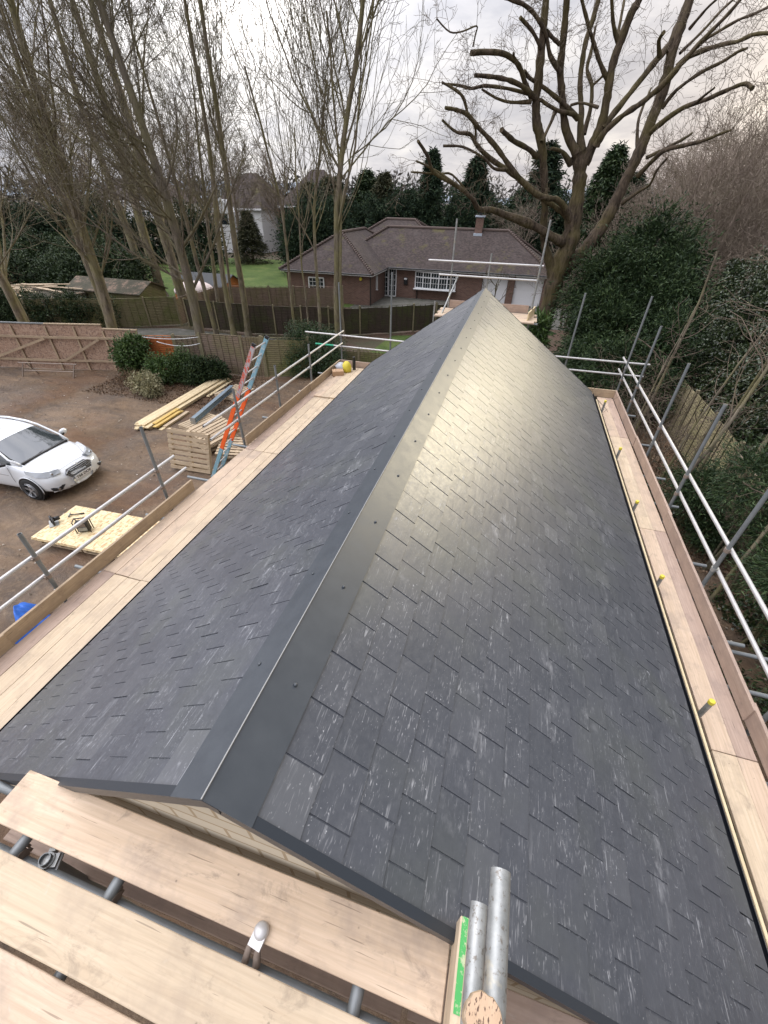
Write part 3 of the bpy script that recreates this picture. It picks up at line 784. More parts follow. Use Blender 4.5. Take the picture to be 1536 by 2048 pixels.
for y, z in caps:
    mb = MB(); mb.tube([(2.69, y, 0), (2.69, y, z)], TR, k=14)
    st = part(mb, 'inner_standard', M_GALV, rsc, autosmooth=35)
    mb = MB(); mb.lathe([(.030, z - .035), (.030, z + .006), (.022, z + .012)], c=(2.69, y, 0))
    sub(mb, 'yellow_cap', M_YELLOW, st, autosmooth=35)
# far end frame, running across behind the gable
poles = [((-3.60, 13.36, 0), (-3.60, 13.36, 4.67), M_GALV_OLD), ((1.80, 13.36, 0), (1.80, 13.36, 4.46), M_GALV_OLD)]
rails = [((-6.55, 13.30, 2.79), (-0.3, 13.30, 2.77), M_RAIL), ((-6.2, 13.30, 2.44), (-0.3, 13.30, 2.43), M_RAIL),
         ((-0.25, 13.30, 2.77), (3.98, 13.30, 2.80), M_RAIL), ((-0.25, 13.30, 2.43), (3.93, 13.30, 2.46), M_RAIL)]
cps = [((-3.6, 13.36, 2.78), (0, 0, 1), (0, -1, 0)), ((-3.6, 13.36, 2.44), (0, 0, 1), (0, -1, 0)), ((1.8, 13.36, 2.78), (0, 0, 1), (0, -1, 0)), ((3.36, 13.33, 2.80), (1, 0, 0), (0, 0, 1)), ((3.36, 13.33, 2.45), (1, 0, 0), (0, 0, 1))]
fsc = scaffold('scaffold', (-1, 13.36, 0), 'steel tube scaffold crossing behind the far end of the roof', poles, rails, (), cps)
mb = MB(); mb.tube([(-6.21, 13.30, 2.44), (-5.55, 13.30, 2.44)], TR + .002, k=12); part(mb, 'painted_end', M_TEAL, fsc, autosmooth=35)
# high gable lift at the far end
FZ = 3.68
poles = [((-1.98, 14.25, 0), (-1.98, 14.25, 5.97), M_GALV), ((0.52, 13.75, 0), (0.52, 13.75, 6.02), M_GALV), ((-0.88, 14.25, 0), (-0.88, 14.25, 5.18), M_GALV), ((-2.28, 13.45, 2.4), (-2.28, 13.45, 3.98), M_GALV),
         ((-2.05, 13.3, 3.60), (-1.78, 14.3, 4.55), M_GALV)]
rails = [((-2.7, 14.20, 4.94), (0.62, 14.20, 4.94), M_RAIL), ((-2.35, 14.20, 4.58), (0.55, 14.20, 4.57), M_RAIL)]
cps = [((-1.98, 14.25, 4.94), (0, 0, 1), (0, -1, 0)), ((-0.88, 14.25, 4.94), (0, 0, 1), (0, -1, 0)), ((.52, 13.80, 4.95), (0, 0, 1), (0, 1, 0)), ((.52, 13.80, 4.57), (0, 0, 1), (0, 1, 0)), ((-1.98, 14.25, 4.58), (0, 0, 1), (0, -1, 0)), ((.52, 13.75, 3.9), (0, 0, 1), (-1, 0, 0))]
trans = [((-2.25, y, 3.60), (0.75, y, 3.60)) for y in (13.3, 14.1)]
scaffold('scaffold', (-0.7, 13.9, 0), 'tall steel tube scaffold lift beyond the ridge end in front of the bungalow', poles, rails, trans, cps)

# ------------------------------------------------------------------ loose boards
def board(a, b, w=0.221, t=0.038, m=M_BOARD, name='scaffold_board', label=None, edge=False, group=None, bands=False, roll=0.0, cat='scaffold board', parent=None):
    """a loose board from a to b (centres of its ends, world); long axis is the object's local X"""
    a = Vector(a); b = Vector(b); L = (b - a).length
    mb = MB(); r = random.Random(hash((round(a.x, 2), round(a.y, 2), round(a.z, 2))) & 0xffff)
    n = max(4, int(L / .25)); W, H = (t, w) if edge else (w, t)
    vs = []; fs = []
    wf = [r.uniform(-.0015, .0015) for _ in range(n + 1)]
    bow = r.uniform(-.004, .004)
    for i in range(n + 1):
        x = -L / 2 + L * i / n; z = bow * (1 - (2 * i / n - 1) ** 2) + wf[i] * .5
        for sy, sz in ((-1, -1), (1, -1), (1, 1), (-1, 1)):
            vs.append((x, sy * W / 2 + wf[i], sz * H / 2 + z))
    for i in range(n):
        for j in range(4): fs.append((i * 4 + j, i * 4 + (j + 1) % 4, i * 4 + 4 + (j + 1) % 4, i * 4 + 4 + j))
    fs += [(3, 2, 1, 0), tuple(n * 4 + j for j in range(4))]
    fs = [tuple(reversed(q)) for q in fs]
    mb.add(vs, fs)
    o = mb.build(name, m, bevel=0.0035, segs=1)
    d = (b - a).normalized()
    o.matrix_world = Matrix.Translation((a + b) / 2) @ d.to_track_quat('X', 'Z').to_matrix().to_4x4() @ Matrix.Rotation(roll, 4, 'X')
    if bands:
        for s_ in (-1, 1):
            q = MB(); x = s_ * L / 2
            q.box((min(x - s_ * .03, x + s_ * .002), -W / 2 - .0015, -H / 2 - .0015), (max(x - s_ * .03, x + s_ * .002), W / 2 + .0015, H / 2 + .0015))
            c = q.build('end_band', M_GALV_OLD); c.parent = o
    return tag(o, label, cat, group)
ordn = ['outermost', 'second from outer edge', 'middle', 'second from slates', 'innermost beside slates']
joints = [(-1.0, 2.945), (2.955, 6.80), (6.81, 10.35), (10.0, 12.55)]
where = ['nearest bay', 'second bay', 'third bay beyond ladder', 'far end bay']
mats_l = [M_BOARD_RED, M_BOARD_PALE, M_BOARD_PALE, M_BOARD_PALE, M_BOARD_PALE]
mats_l2 = [M_BOARD, M_BOARD, M_BOARD_PALE, M_BOARD_PALE, M_TIMBER]
for bi, (ya, yb) in enumerate(joints):
    for i in range(5):
        x = -4.965 + i * 0.226
        z = DZ - .019 + (0.040 if bi == 3 else 0)
        if bi == 3 and i == 0: z = DZ - .019; ya_, yb_ = 10.36, 12.6
        else: ya_, yb_ = ya, yb
        j = random.uniform(-.01, .01)
        board((x + random.uniform(-.003, .003), ya_ + j, z), (x, yb_ + j, z), m=(mats_l if bi % 2 == 0 else mats_l2)[i],
              label='left deck plank, %s, %s' % (ordn[i], where[bi]), group='deck boards on the yard side scaffold')
for i, (x0, ya, yb, lab) in enumerate([(-5.10, -1.0, 1.62, 'toe board standing on edge at the near left corner'), (-5.115, 1.45, 5.13, 'upright toe board between deck and blue tarp, ending before the ladder'),
                                    (-5.10, 6.95, 10.6, 'upright toe board just beyond the orange ladder'), (-5.085, 10.3, 12.6, 'upright toe board leading to the yellow bag')]):
    board((x0, ya, DZ + .112), (x0, yb, DZ + .112), m=M_TOE, edge=True, name='toe_board', label=lab, cat='toe board', group='toe boards on edge')
board((-5.1, 12.62, DZ + .112), (-3.0, 12.62, DZ + .112), m=M_BOARD_RED, edge=True, name='toe_board', label='short toe board closing the far end behind the yellow bag', cat='toe board', group='toe boards on edge')
# right deck
nm = ['next to the slates', 'next to the upright toe board']
for bi, (ya, yb) in enumerate([(-1.0, 2.715), (2.725, 6.42), (6.43, 10.0), (10.01, 12.55)]):
    for i in range(2):
        x = 2.872 + i * 0.205
        board((x, ya, DZ - .019), (x, yb, DZ - .019), w=.221 if i == 0 else .185, m=M_BOARD if (bi + i) % 2 else M_BOARD_RED if i else M_BOARD_PALE,
              label='narrow deck plank right of the roof, %s, %s' % (nm[i], ['near bay', 'second bay', 'third bay', 'far end bay'][bi]), group='deck boards on the garden side scaffold')
for x0, ya, yb, lab in [(3.215, -1.0, 3.25, 'upright reddish toe board at the near right corner'), (3.20, 3.15, 6.75, 'upright reddish toe board alongside the second right deck bay'),
                        (3.215, 6.65, 9.7, 'upright reddish toe board alongside the third right deck bay'), (3.20, 9.6, 12.55, 'upright reddish toe board at the far right deck bay')]:
    board((x0, ya, DZ + .112), (x0, yb, DZ + .112), m=M_BOARD_RED, edge=True, name='toe_board', label=lab, cat='toe board', group='toe boards on edge')
board((2.15, 12.58, DZ + .112), (3.22, 12.58, DZ + .112), m=M_TOE, edge=True, name='toe_board', label='short toe board closing the far end of the right deck', cat='toe board', group='toe boards on edge')
board((2.535, -0.6, 2.275), (2.535, 11.5, 2.275), w=.05, t=.026, m=M_TIMBER, edge=True, name='timber_batten', label='long pale batten between black gutter and right deck', cat='batten')
# far high deck
for i in range(5):
    y = 13.17 + i * .232
    board((-2.2 + .05 * (i % 2), y, FZ - .02), (0.72 - .08 * (i % 3 == 0), y, FZ - .02), m=M_BOARD_PALE if i % 2 else M_BOARD,
          label='plank of the high deck beyond the ridge end, number %s from the roof' % ['one', 'two', 'three', 'four', 'five'][i], group='planks of the high far deck')
board((-1.95, 14.27, FZ + .11), (0.45, 14.27, FZ + .11), m=M_BOARD_RED, edge=True, name='toe_board', label='toe board at the back of the high far deck', cat='toe board')
board((0.45, 13.28, FZ + .11), (0.62, 14.2, FZ + .11), m=M_TIMBER, edge=True, name='toe_board', label='pale toe board closing the right end of the high far deck', cat='toe board')

# near deck, under the photographer
ND = 3.90
board((-2.065, 0.243, ND - .019), (0.236, 0.238, ND - .019), w=.228, m=M_BOARD, bands=False, label='wide near board lying right against the gable, clamp on its front edge', group='boards of the near deck')
board((-2.9, -0.062, ND - .021), (1.0, -0.066, ND - .021), w=.228, m=M_BOARD_PALE, label='middle near board with knots, behind the open gap', group='boards of the near deck')
board((-2.9, -0.305, ND - .019), (1.0, -0.31, ND - .019), w=.225, m=M_BOARD, label='near board at the very bottom left corner', group='boards of the near deck')
board((-2.3, 0.215, 3.37), (0.10, 0.215, 3.37), w=.225, m=M_BOARD_RED, label='brown board one level below, seen through the gap', group='boards of the near deck')
board((0.13, 0.232, 3.37), (2.4, 0.232, 3.37), w=.225, m=M_BOARD_RED, label='brown board tucked under the right verge beside the tubes', group='boards of the near deck')
board((-2.3, -0.03, 3.33), (2.4, -0.03, 3.33), w=.225, m=M_TOE, label='dark lower board along the bottom edge by the tubes', group='boards of the near deck')
nsc = scaffold('scaffold', (0, 0, 0), 'grey tubes of the near scaffold, two ends side by side in front',
    [((-1.70, 0.085, 0), (-1.70, 0.085, 3.82), M_GALV_OLD)],
    [((0.245, -0.5, 4.965), (0.245, 0.372, 4.965), M_GALV), ((0.24, -0.5, 4.655), (0.238, 0.352, 4.655), M_GALV)],
    [((-1.85, -0.6, 3.83), (-1.85, 0.30, 3.83)), ((-1.29, -0.6, 3.83), (-1.29, 0.33, 3.83)), ((-0.10, -0.6, 3.83), (-0.10, 0.33, 3.83)), ((-3.0, 0.05, 3.76), (2.6, 0.05, 3.76)), ((-3.0, -0.55, 3.76), (2.6, -.55, 3.76)), ((-3, .31, 3.30), (2.6, .31, 3.30))],
    [((-1.70, 0.085, 3.77), (0, 0, 1), (1, .4, 0)), ((-1.29, 0.06, 3.80), (1, 0, 0), (0, 0, -1)), ((-1.85, .06, 3.80), (1, 0, 0), (0, 0, -1))])
# toe board on edge with painted end, beside the tubes
tb = board((0.262, -0.62, ND + .113), (0.262, 0.405, ND + .113), w=.225, t=.040, m=M_BOARD_PALE, edge=True, name='toe_board', label='short board on edge with green and red painted end', cat='toe board')
mb = MB(); mb.box((0.255, -.012, .111), (.512, .012, .1155))
c = mb.build('green_paint_mark', M_GREEN_P); c.parent = tb
mb = MB(); mb.box((0.155, -.004, .111), (.225, .014, .1153))
c = mb.build('red_paint_mark', M_RED_P); c.parent = tb
# sawn timber post end close to the lens
mb = MB(); c0 = Vector((0.213, 0.098, 0))
rr = random.Random(5); k = 28
for (z0, z1) in ((4.993, 5.035),):
    vs = []; rad = [0.040 * (1 + .05 * rr.uniform(-1, 1)) for _ in range(k)]
    for z in (z0, z1 - .006, z1):
        for j in range(k):
            q = rad[j] * (1 if z < z1 else .94); a = 2 * math.pi * j / k
            vs.append((c0.x + q * math.cos(a), c0.y + q * math.sin(a), z))
    fs = [(i * k + j, i * k + (j + 1) % k, (i + 1) * k + (j + 1) % k, (i + 1) * k + j) for i in range(2) for j in range(k)]
    mb.add(vs, fs)
post = mb.build('timber_offcut', M_TOE); tag(post, 'round sawn timber offcut resting on the grey tubes at the bottom edge', 'offcut')
mb = MB(); mb.add([(c0.x + rad[j] * .94 * math.cos(2 * math.pi * j / k), c0.y + rad[j] * .94 * math.sin(2 * math.pi * j / k), 5.036) for j in range(k)], [tuple(range(k))])
e_ = mb.build('sawn_face', M_ENDGRAIN); e_.parent = post
# board retaining clip hooked over the gap
clip = empty('board_clip', (-0.545, 0.10, ND), 'silver hooked board clip over the front edge of the near board', 'clip')
mb = MB(); mb.lathe([(.001, .030), (.022, .028), (.031, .018), (.032, .0), (.026, -.004)], c=(-0.545, 0.155, ND + .004), k=18)
mb.bar((-0.545, .155, ND + .012), (-0.552, .10, ND + .004), .058, .018)
part(mb, 'hook_plate', M_RAIL, clip, autosmooth=50)
for dx, tz in ((-.022, .3), (.018, -.2)):
    mb = MB(); mb.tube([(-0.552 + dx, .128, ND - .002), (-.556 + dx, .095, ND - .03), (-.556 + dx * 1.3, .062, ND - .075)], [.010, .015, .017], k=8)
    part(mb, 'clip_leg', M_RUST, clip, autosmooth=50)

# ================================================================== FENCES
def fence_run(name, pts, h, m, label, post_m=M_CONC, post_h=0.12, cap=True, pw=0.10, battens=3, panel=1.83, bat_m=None):
    """lap panels with posts between; a panel is a part, its battens a sub-part"""
    root = empty(name, (pts[0][0], pts[0][1], 0), label, 'fence', None)
    for (x0, y0), (x1, y1) in zip(pts[:-1], pts[1:]):
        a = Vector((x0, y0, 0)); b = Vector((x1, y1, 0)); L = (b - a).length; n = max(1, round(L / panel)); d = (b - a) / n
        u = d.normalized(); nn = Vector((u.y, -u.x, 0))
        for i in range(n):
            p = a + d * i + u * (pw / 2); q = a + d * (i + 1) - u * (pw / 2); Lp = (q - p).length
            mb = MB()
            # overlapping wavy slats
            ns = int(h / 0.085); rr = random.Random(i * 7 + int(x0 * 10))
            dh = rr.uniform(-.03, .03); tl = rr.uniform(-.015, .015)
            for s_ in range(ns):
                k = 7; vs = []; fs = []
                ph = rr.uniform(0, 6)
                for e in range(k):
                    c = p + (q - p) * (e / (k - 1)); w = 0.010 * math.sin(ph + e * 1.3)
                    z0 = 0.04 + s_ * 0.085 + w + dh + tl * (e - 3) / 3; z1 = z0 + 0.098
                    vs += [tuple(c + nn * 0.014 + Vector((0, 0, z0))), tuple(c + nn * 0.002 + Vector((0, 0, z1))), tuple(c - nn * 0.004 + Vector((0, 0, z1))), tuple(c + nn * 0.008 + Vector((0, 0, z0)))]
                for e in range(k - 1):
                    for j in range(4): fs.append((e * 4 + j, e * 4 + (j + 1) % 4, e * 4 + 4 + (j + 1) % 4, e * 4 + 4 + j))
                mb.add(vs, fs)
            pan = part(mb, 'panel', m, root)
            mb = MB()
            for e in range(battens + 2):
                c = p + u * (0.03 + (Lp - .06) * e / (battens + 1)); wob = rr.uniform(-.02, .02)
                mb.bar(c + nn * .022 + Vector((0, 0, .05 + dh)), c + nn * .022 + u * wob + Vector((0, 0, h + .04 + dh)), .028, .014, up=nn)
            if cap: mb.bar(p + Vector((0, 0, h + .06 + dh - tl)), q + Vector((0, 0, h + .06 + dh + tl)), .04, .018)
            sub(mb, 'batten', bat_m or m, pan)
        for i in range(n + 1):
            c = a + d * i
            mb = MB(); mb.bar(c, c + Vector((0, 0, h + post_h)), pw - .006, pw, up=u)
            part(mb, 'fence_post', post_m, root)
    return root
# garden fence on the right
fence_run('panel_fence', [(6.06, 18.4), (6.05, 11.2)], 1.66, M_F_TAN, 'pale tan lap panel fence to the right of the rails', M_POST, pw=.09, bat_m=M_F_DARK, cap=False)
fence_run('panel_fence', [(6.05, 11.2), (5.95, 3.9)], 1.45, M_F_BROWN, 'older greyish panel fence behind the thin trunks at lower right', M_POST, pw=.09)
# yard fences at the back
fence_run('panel_fence', [(-15.05, 14.8), (-13.75, 15.2)], 1.5, M_F_ORANGE, 'short bright orange fence panel behind the shrubs', M_POST, pw=.08)
fence_run('panel_fence', [(-13.7, 15.22), (-12.75, 15.55)], 1.55, M_F_BROWN, 'brown panel between the orange panel and leaning trunk', M_POST, pw=.08)
fence_run('panel_fence', [(-12.66, 15.57), (-10.81, 15.77), (-9.95, 15.95)], 1.62, M_F_BROWN, 'weathered brown and mossy panel fence behind the timber stack', M_POST, battens=5)
fence_run('panel_fence', [(-9.9, 15.96), (-8.1, 16.6)], 1.6, M_F_GREEN, 'greenish panel fence beside the box hedge', M_POST, battens=2)
fence_run('panel_fence', [(-8.1, 18.0), (-1.2, 18.6)], 0.85, M_F_GREEN, 'low mossy fence behind the far scaffold rails', M_POST, battens=8)
# dark fence in front of the bungalow
fence_run('panel_fence', [(-18.5, 22.15), (-14.4, 22.05), (-9.9, 23.2)], 1.45, M_F_DARK, 'dark brown panel fence behind the bare trunks', M_POST, pw=.08)
fence_run('panel_fence', [(-9.9, 23.2), (-6.8, 25.0), (-4.4, 26.7), (-1.0, 28.4)], 1.42, M_F_DARK, 'dark mossy panel fence below the bungalow driveway', M_POST, pw=.08)
fence_run('panel_fence', [(-26.5, 18.8), (-22.3, 20.7), (-19.3, 22.4)], 1.48, M_F_GREEN, 'green stained panel fence in front of the felt roofed shed', M_POST)
fence_run('panel_fence', [(-19.3, 22.4), (-19.6, 26.8), (-16.3, 28.1), (-11.6, 29.9)], 1.42, M_F_BROWN, 'pale brown panel fence along the lawn edge', M_POST)

# strand board hoarding with braced gate
def hoarding():
    root = empty('site_hoarding', (-21, 13.4, 0), 'reddish brown strand board hoarding with timber rails and braced gate', 'hoarding')
    pts = [(-27.5, 11.4), (-21.85, 13.17), (-18.9, 13.84), (-16.6, 14.5), (-15.1, 14.8)]
    for si, ((x0, y0), (x1, y1)) in enumerate(zip(pts[:-1], pts[1:])):
        a = Vector((x0, y0, 0)); b = Vector((x1, y1, 0)); L = (b - a).length; u = (b - a).normalized(); nn = Vector((u.y, -u.x, 0))
        n = max(1, round(L / 1.22)); h = 1.86 if si != 3 else 1.7
        for i in range(n):
            p = a + u * (L * i / n + .006); q = a + u * (L * (i + 1) / n - .006)
            mb = MB(); mb.bar(p + Vector((0, 0, h / 2 + .05)), q + Vector((0, 0, h / 2 + .05)), .018, h)
            part(mb, 'board_panel', M_OSB_OLD, root)
            mb = MB(); c = p + nn * .045; mb.bar(c + Vector((0, 0, .02)), c + Vector((0, 0, h)), .075, .05, up=nn)
            part(mb, 'stud', M_TOE, root)
        for hh in (0.45, 1.42):
            mb = MB(); mb.bar(a + nn * .095 + Vector((0, 0, hh)), b + nn * .095 + Vector((0, 0, hh)), .045, .09); part(mb, 'rail', M_TOE, root)
        mb = MB(); mb.bar(a + Vector((0, 0, h + .09)), b + Vector((0, 0, h + .09)), .09, .04); part(mb, 'capping', M_PALLET if si > 1 else M_GALV_OLD, root)
        if si in (1, 2):
            mb = MB()
            s0, s1 = (0.05, .95) if si == 1 else (0.15, .9)
            mb.bar(a + u * L * s0 + nn * .14 + Vector((0, 0, .48)), a + u * L * s1 + nn * .14 + Vector((0, 0, 1.38)), .04, .09)
            part(mb, 'diagonal_brace', M_TOE, root)
hoarding()

# ================================================================== BUNGALOW
bung = empty('bungalow', (-6, 36, 0), 'long brick bungalow with hipped brown tile roof and white frames', 'bungalow')
def hip_roof(x0, x1, y0, y1, ze, pitch, name='roof', along='X', tiles=True):
    t = math.tan(R(pitch))
    if along == 'X':
        hd = (y1 - y0) / 2; zr = ze + hd * t; ym = (y0 + y1) / 2
        r0, r1 = Vector((x0 + hd, ym, zr)), Vector((x1 - hd, ym, zr))
    else:
        hd = (x1 - x0) / 2; zr = ze + hd * t; xm = (x0 + x1) / 2
        r0, r1 = Vector((xm, y0 + hd, zr)), Vector((xm, y1 - hd, zr))
    c = [Vector((x0, y0, ze)), Vector((x1, y0, ze)), Vector((x1, y1, ze)), Vector((x0, y1, ze))]
    mb = MB(); V = [tuple(p) for p in c] + [tuple(r0), tuple(r1)]
    if along == 'X': F = [(0, 1, 5, 4), (1, 2, 5), (2, 3, 4, 5), (3, 0, 4), (3, 2, 1, 0)]
    else: F = [(0, 1, 4), (1, 2, 5, 4), (2, 3, 5), (3, 0, 4, 5), (3, 2, 1, 0)]
    mb.add(V, F)
    rf = part(mb, name, M_TILE, bung)
    mb = MB()
    edges = [(c[0], r0), (c[1], r1 if along == 'X' else r0), (c[2], r1), (c[3], r0 if along == 'X' else r1), (r0, r1)]
    for a, b in edges:
        L = (b - a).length; n = max(2, int(L / .22)); hip = abs(a.z - b.z) > .2
        for i in range(n):
            p = a + (b - a) * (i / n); q = a + (b - a) * ((i + 1.15) / n)
            w = .10 if hip else .11
            lift = Vector((0, 0, .05 if hip else .03))
            mb.tube([p + lift * (1.6 if hip else 1), q + lift * .5], [w, w * .75 if hip else w], k=7)
    sub(mb, 'ridge_tile', M_TILE_R, rf)
    return rf
main_roof = hip_roof(-15.0, 2.55, 35.55, 43.5, 2.08, 31.5)
wing_roof = hip_roof(-17.25, -9.92, 31.6, 44.5, 2.02, 31.5, along='Y')
hip_roof(-16.2, -6.0, 40.0, 47.6, 2.6, 31, along='X')
def wallbox(lo, hi, name='wall', m=M_BRICK):
    mb = MB(); mb.box(lo, hi); return part(mb, name, m, bung)
wallbox((-16.85, 32.0, -.1), (-10.3, 32.25, 1.98))
wallbox((-16.85, 32.251, -.1), (-16.6, 44, 1.98)); wallbox((-10.55, 32.251, -.1), (-10.3, 36.0, 1.98))
wallbox((-9.35, 36.05, -.1), (-2.85, 36.3, 2.04)); wallbox((-2.85, 36.30, -.1), (2.1, 36.5, 2.04), m=M_BRICK)
wallbox((-0.72, 36.0, -.1), (-0.22, 36.299, 2.0), 'brick_pier'); wallbox((-2.95, 36.0, -.1), (-2.62, 36.049, 2.0), 'brick_pier'); wallbox((1.85, 36.0, -.1), (2.3, 43, 2.0), 'brick_pier')
for a, b in (((-17.15, 31.66, 1.93), (-10.0, 31.69, 2.03)), ((-10.0, 31.7, 1.93), (-9.97, 35.5, 2.03)), ((-9.9, 35.60, 1.99), (2.45, 35.63, 2.09))):
    mb = MB(); mb.box(a, b); part(mb, 'fascia', M_PVC, bung)
    mb = MB(); p = Vector(((a[0]), a[1] - .06, b[2] + .01)); q = Vector((b[0], b[1] - .06, b[2] + .01)); mb.tube([p, q], .045, k=8); part(mb, 'gutter', M_BLACK, bung)
for x, y in ((-10.2, 31.93), (-8.62 + 1.0, 36.0)):
    mb = MB(); mb.tube([(x, y, 0), (x, y, 1.95)], .035, k=8); part(mb, 'downpipe', M_DARK, bung)
def window(x0, x1, z0, z1, y, cols, rows, top=True, bow=0.0, root=bung, name='window', lat=0):
    mb = MB(); n = cols
    def yy(i): return y - bow * math.sin(math.pi * i / n)
    for i in range(n):
        a = Vector((x0 + (x1 - x0) * i / n, yy(i), 0)); b = Vector((x0 + (x1 - x0) * (i + 1) / n, yy(i + 1), 0))
        mb.add([(a.x, a.y, z0), (b.x, b.y, z0), (b.x, b.y, z1), (a.x, a.y, z1), (a.x, y + .05, z0), (b.x, y + .05, z0), (b.x, y + .05, z1), (a.x, y + .05, z1)],
               [(0, 1, 2, 3), (3, 2, 6, 7), (1, 0, 4, 5)])
    w = part(mb, name, M_GLASS, root)
    mb = MB()
    for i in range(n + 1):
        x = x0 + (x1 - x0) * i / n; mb.bar((x, yy(i) - .015, z0), (x, yy(i) - .015, z1), .075, .07, up=(0, 1, 0))
    for i in range(n):
        a = (x0 + (x1 - x0) * i / n, yy(i) - .012); b = (x0 + (x1 - x0) * (i + 1) / n, yy(i + 1) - .012)
        for z in [z0, z1] + ([z0 + (z1 - z0) * .68] if top else []):
            mb.bar((*a, z), (*b, z), .06, .08)
        for k in range(1, rows):
            z = z0 + (z1 - z0) * k / rows; mb.bar((*a, z), (*b, z), .02, .022)
        for k in range(1, lat + 1):
            t_ = k / (lat + 1); x = a[0] + (b[0] - a[0]) * t_; q = a[1] + (b[1] - a[1]) * t_
            mb.bar((x, q, z0), (x, q, z1), .022, .02, up=(0, 1, 0))
    sub(mb, 'frame', M_PVC, w)
    if z0 > .3:
        mb = MB(); mb.box((x0 - .08, y - bow - .1, z0 - .09), (x1 + .08, y - .001, z0 - .035)); sub(mb, 'sill', M_PVC, w)
window(-7.78, -4.62, .80, 1.90, 35.98, 5, 3, bow=.28, lat=2)
window(-15.05, -13.85, .82, 1.62, 31.96, 2, 3, top=False, lat=1)
window(-11.15, -10.05, .05, 1.98, 36.1, 1, 6, lat=4, name='side_light')
window(-9.98, -9.38, .05, 1.98, 36.06, 1, 5, top=False, lat=2, name='front_door')
window(-10.27, -10.2, 0.9, 1.75, 33.6, 1, 2, top=False)
for x0, x1 in ((-2.6, -.74), (-.2, 1.83)):
    mb = MB(); mb.box((x0, 36.22, 0), (x1, 36.299, 1.98)); d = part(mb, 'garage_door', M_GARAGE, bung)
    mb = MB(); n = 4
    for i in range(n):
        for k in range(4):
            w = (x1 - x0) / n
            mb.box((x0 + w * i + .05, 36.208, .08 + k * .47), (x0 + w * (i + 1) - .05, 36.2195, .08 + k * .47 + .40))
    sub(mb, 'raised_panel', M_GARAGE, d)
mb = MB(); mb.box((-8.72, 35.9, .95), (-8.42, 36.049, 1.45)); part(mb, 'mail_box', M_DARK, bung, bevel=.02)
mb = MB(); mb.box((-8.68, 35.88, 1.3), (-8.46, 35.899, 1.42)); part(mb, 'mail_slot', M_PVC, bung)
mb = MB(); mb.tube([(-10.95, 31.9, 1.72), (-10.95, 32, 1.72)], .11, k=12); part(mb, 'alarm_box', M_YELLOW, bung)
mb = MB(); mb.box((-3.98, 39.2, 3.8), (-3.42, 39.75, 5.35)); ch = part(mb, 'chimney', M_BRICK, bung)
mb = MB(); mb.box((-4.06, 39.12, 5.35), (-3.34, 39.83, 5.45)); mb.box((-4.03, 38.95, 4.15), (-3.37, 39.19, 4.32)); sub(mb, 'flashing', M_LEAD, ch)
mb = MB(); mb.tube([(-3.7, 39.45, 5.45), (-3.7, 39.45, 5.75)], .11, k=10); mb.bar((-4.0, 39.45, 5.80), (-3.35, 39.45, 5.80), .4, .03); sub(mb, 'chimney_pot', M_DARK, ch)

# potted shapes by the front door and a vehicle nose behind the oak
pot = empty('flower_pot', (-10.7, 35.4, 0), 'dark plant pot beside the bungalow front door', 'pot')
mb = MB(); mb.lathe([(.12, 0), (.19, .34), (.21, .36), (.17, .36), (.15, .30)], c=(-10.7, 35.4, 0)); part(mb, 'pot', M_DARK, pot, smooth=True)
mb = MB(); rr = random.Random(2)
for i in range(70):
    a = rr.uniform(0, 6.3); q = rr.uniform(0, .25); z = .4 + rr.uniform(0, .4)
    p = Vector((-10.7 + q * math.cos(a), 35.4 + q * math.sin(a), z)); e = p + Vector((rr.uniform(-.1, .1), rr.uniform(-.1, .1), rr.uniform(.0, .1)))
    mb.bar(p, e, .05, .004)
part(mb, 'plant', M_LEAF_SHR, pot)

# ------------------------------------------------------------------ white house, left distance
def far_house(name, x0, x1, y0, y1, h, pitch, label, wm=M_WHITE, wins=(), along='X', rm=M_TILE, gable=False):
    r = empty(name, ((x0 + x1) / 2, y0, 0), label, 'house')
    mb = MB(); mb.box((x0, y0, 0), (x1, y1, h)); part(mb, 'wall', wm, r)
    t = math.tan(R(pitch)); e = .35
    a = [(x0 - e, y0 - e, h), (x1 + e, y0 - e, h), (x1 + e, y1 + e, h), (x0 - e, y1 + e, h)]
    hd = (y1 - y0) / 2 + e; zr = h + hd * t; ym = (y0 + y1) / 2; ins = 0 if gable else min(hd * .9, (x1 - x0) * .42)
    mb = MB(); mb.add(a + [(x0 - e + ins, ym, zr), (x1 + e - ins, ym, zr)], [(0, 1, 5, 4), (1, 2, 5), (2, 3, 4, 5), (3, 0, 4), (3, 2, 1, 0)])
    rf = part(mb, 'roof', rm, r)
    mb = MB(); mb.bar((x0 - e, y0 - e - .03, h), (x1 + e, y0 - e - .03, h), .05, .2); sub(mb, 'fascia', M_PVC, rf)
    for (wx, wz, ww, wh) in wins:
        mb = MB(); mb.box((wx, y0 - .03, wz), (wx + ww, y0 - .002, wz + wh)); w = part(mb, 'window', M_GLASS, r)
        mb = MB()
        for q in (0, .5, 1): mb.bar((wx + ww * q, y0 - .05, wz), (wx + ww * q, y0 - .05, wz + wh), .09, .05, up=(0, 1, 0))
        for q in (0, .6, 1): mb.bar((wx, y0 - .05, wz + wh * q), (wx + ww, y0 - .05, wz + wh * q), .06, .09)
        sub(mb, 'frame', M_PVC, w)
    return r
far_house('house', -41.5, -34.4, 60, 70, 4.9, 36, 'white rendered two storey house with dark roof behind the bare trunks',
          wins=[(-40.2, 3.0, 1.3, 1.3), (-37.0, 3.0, 1.3, 1.3), (-39, .8, 2.2, 1.2)])
gb = empty('house_wing', (-38, 58, 0), 'small white gabled bay in front of the white house', 'house')
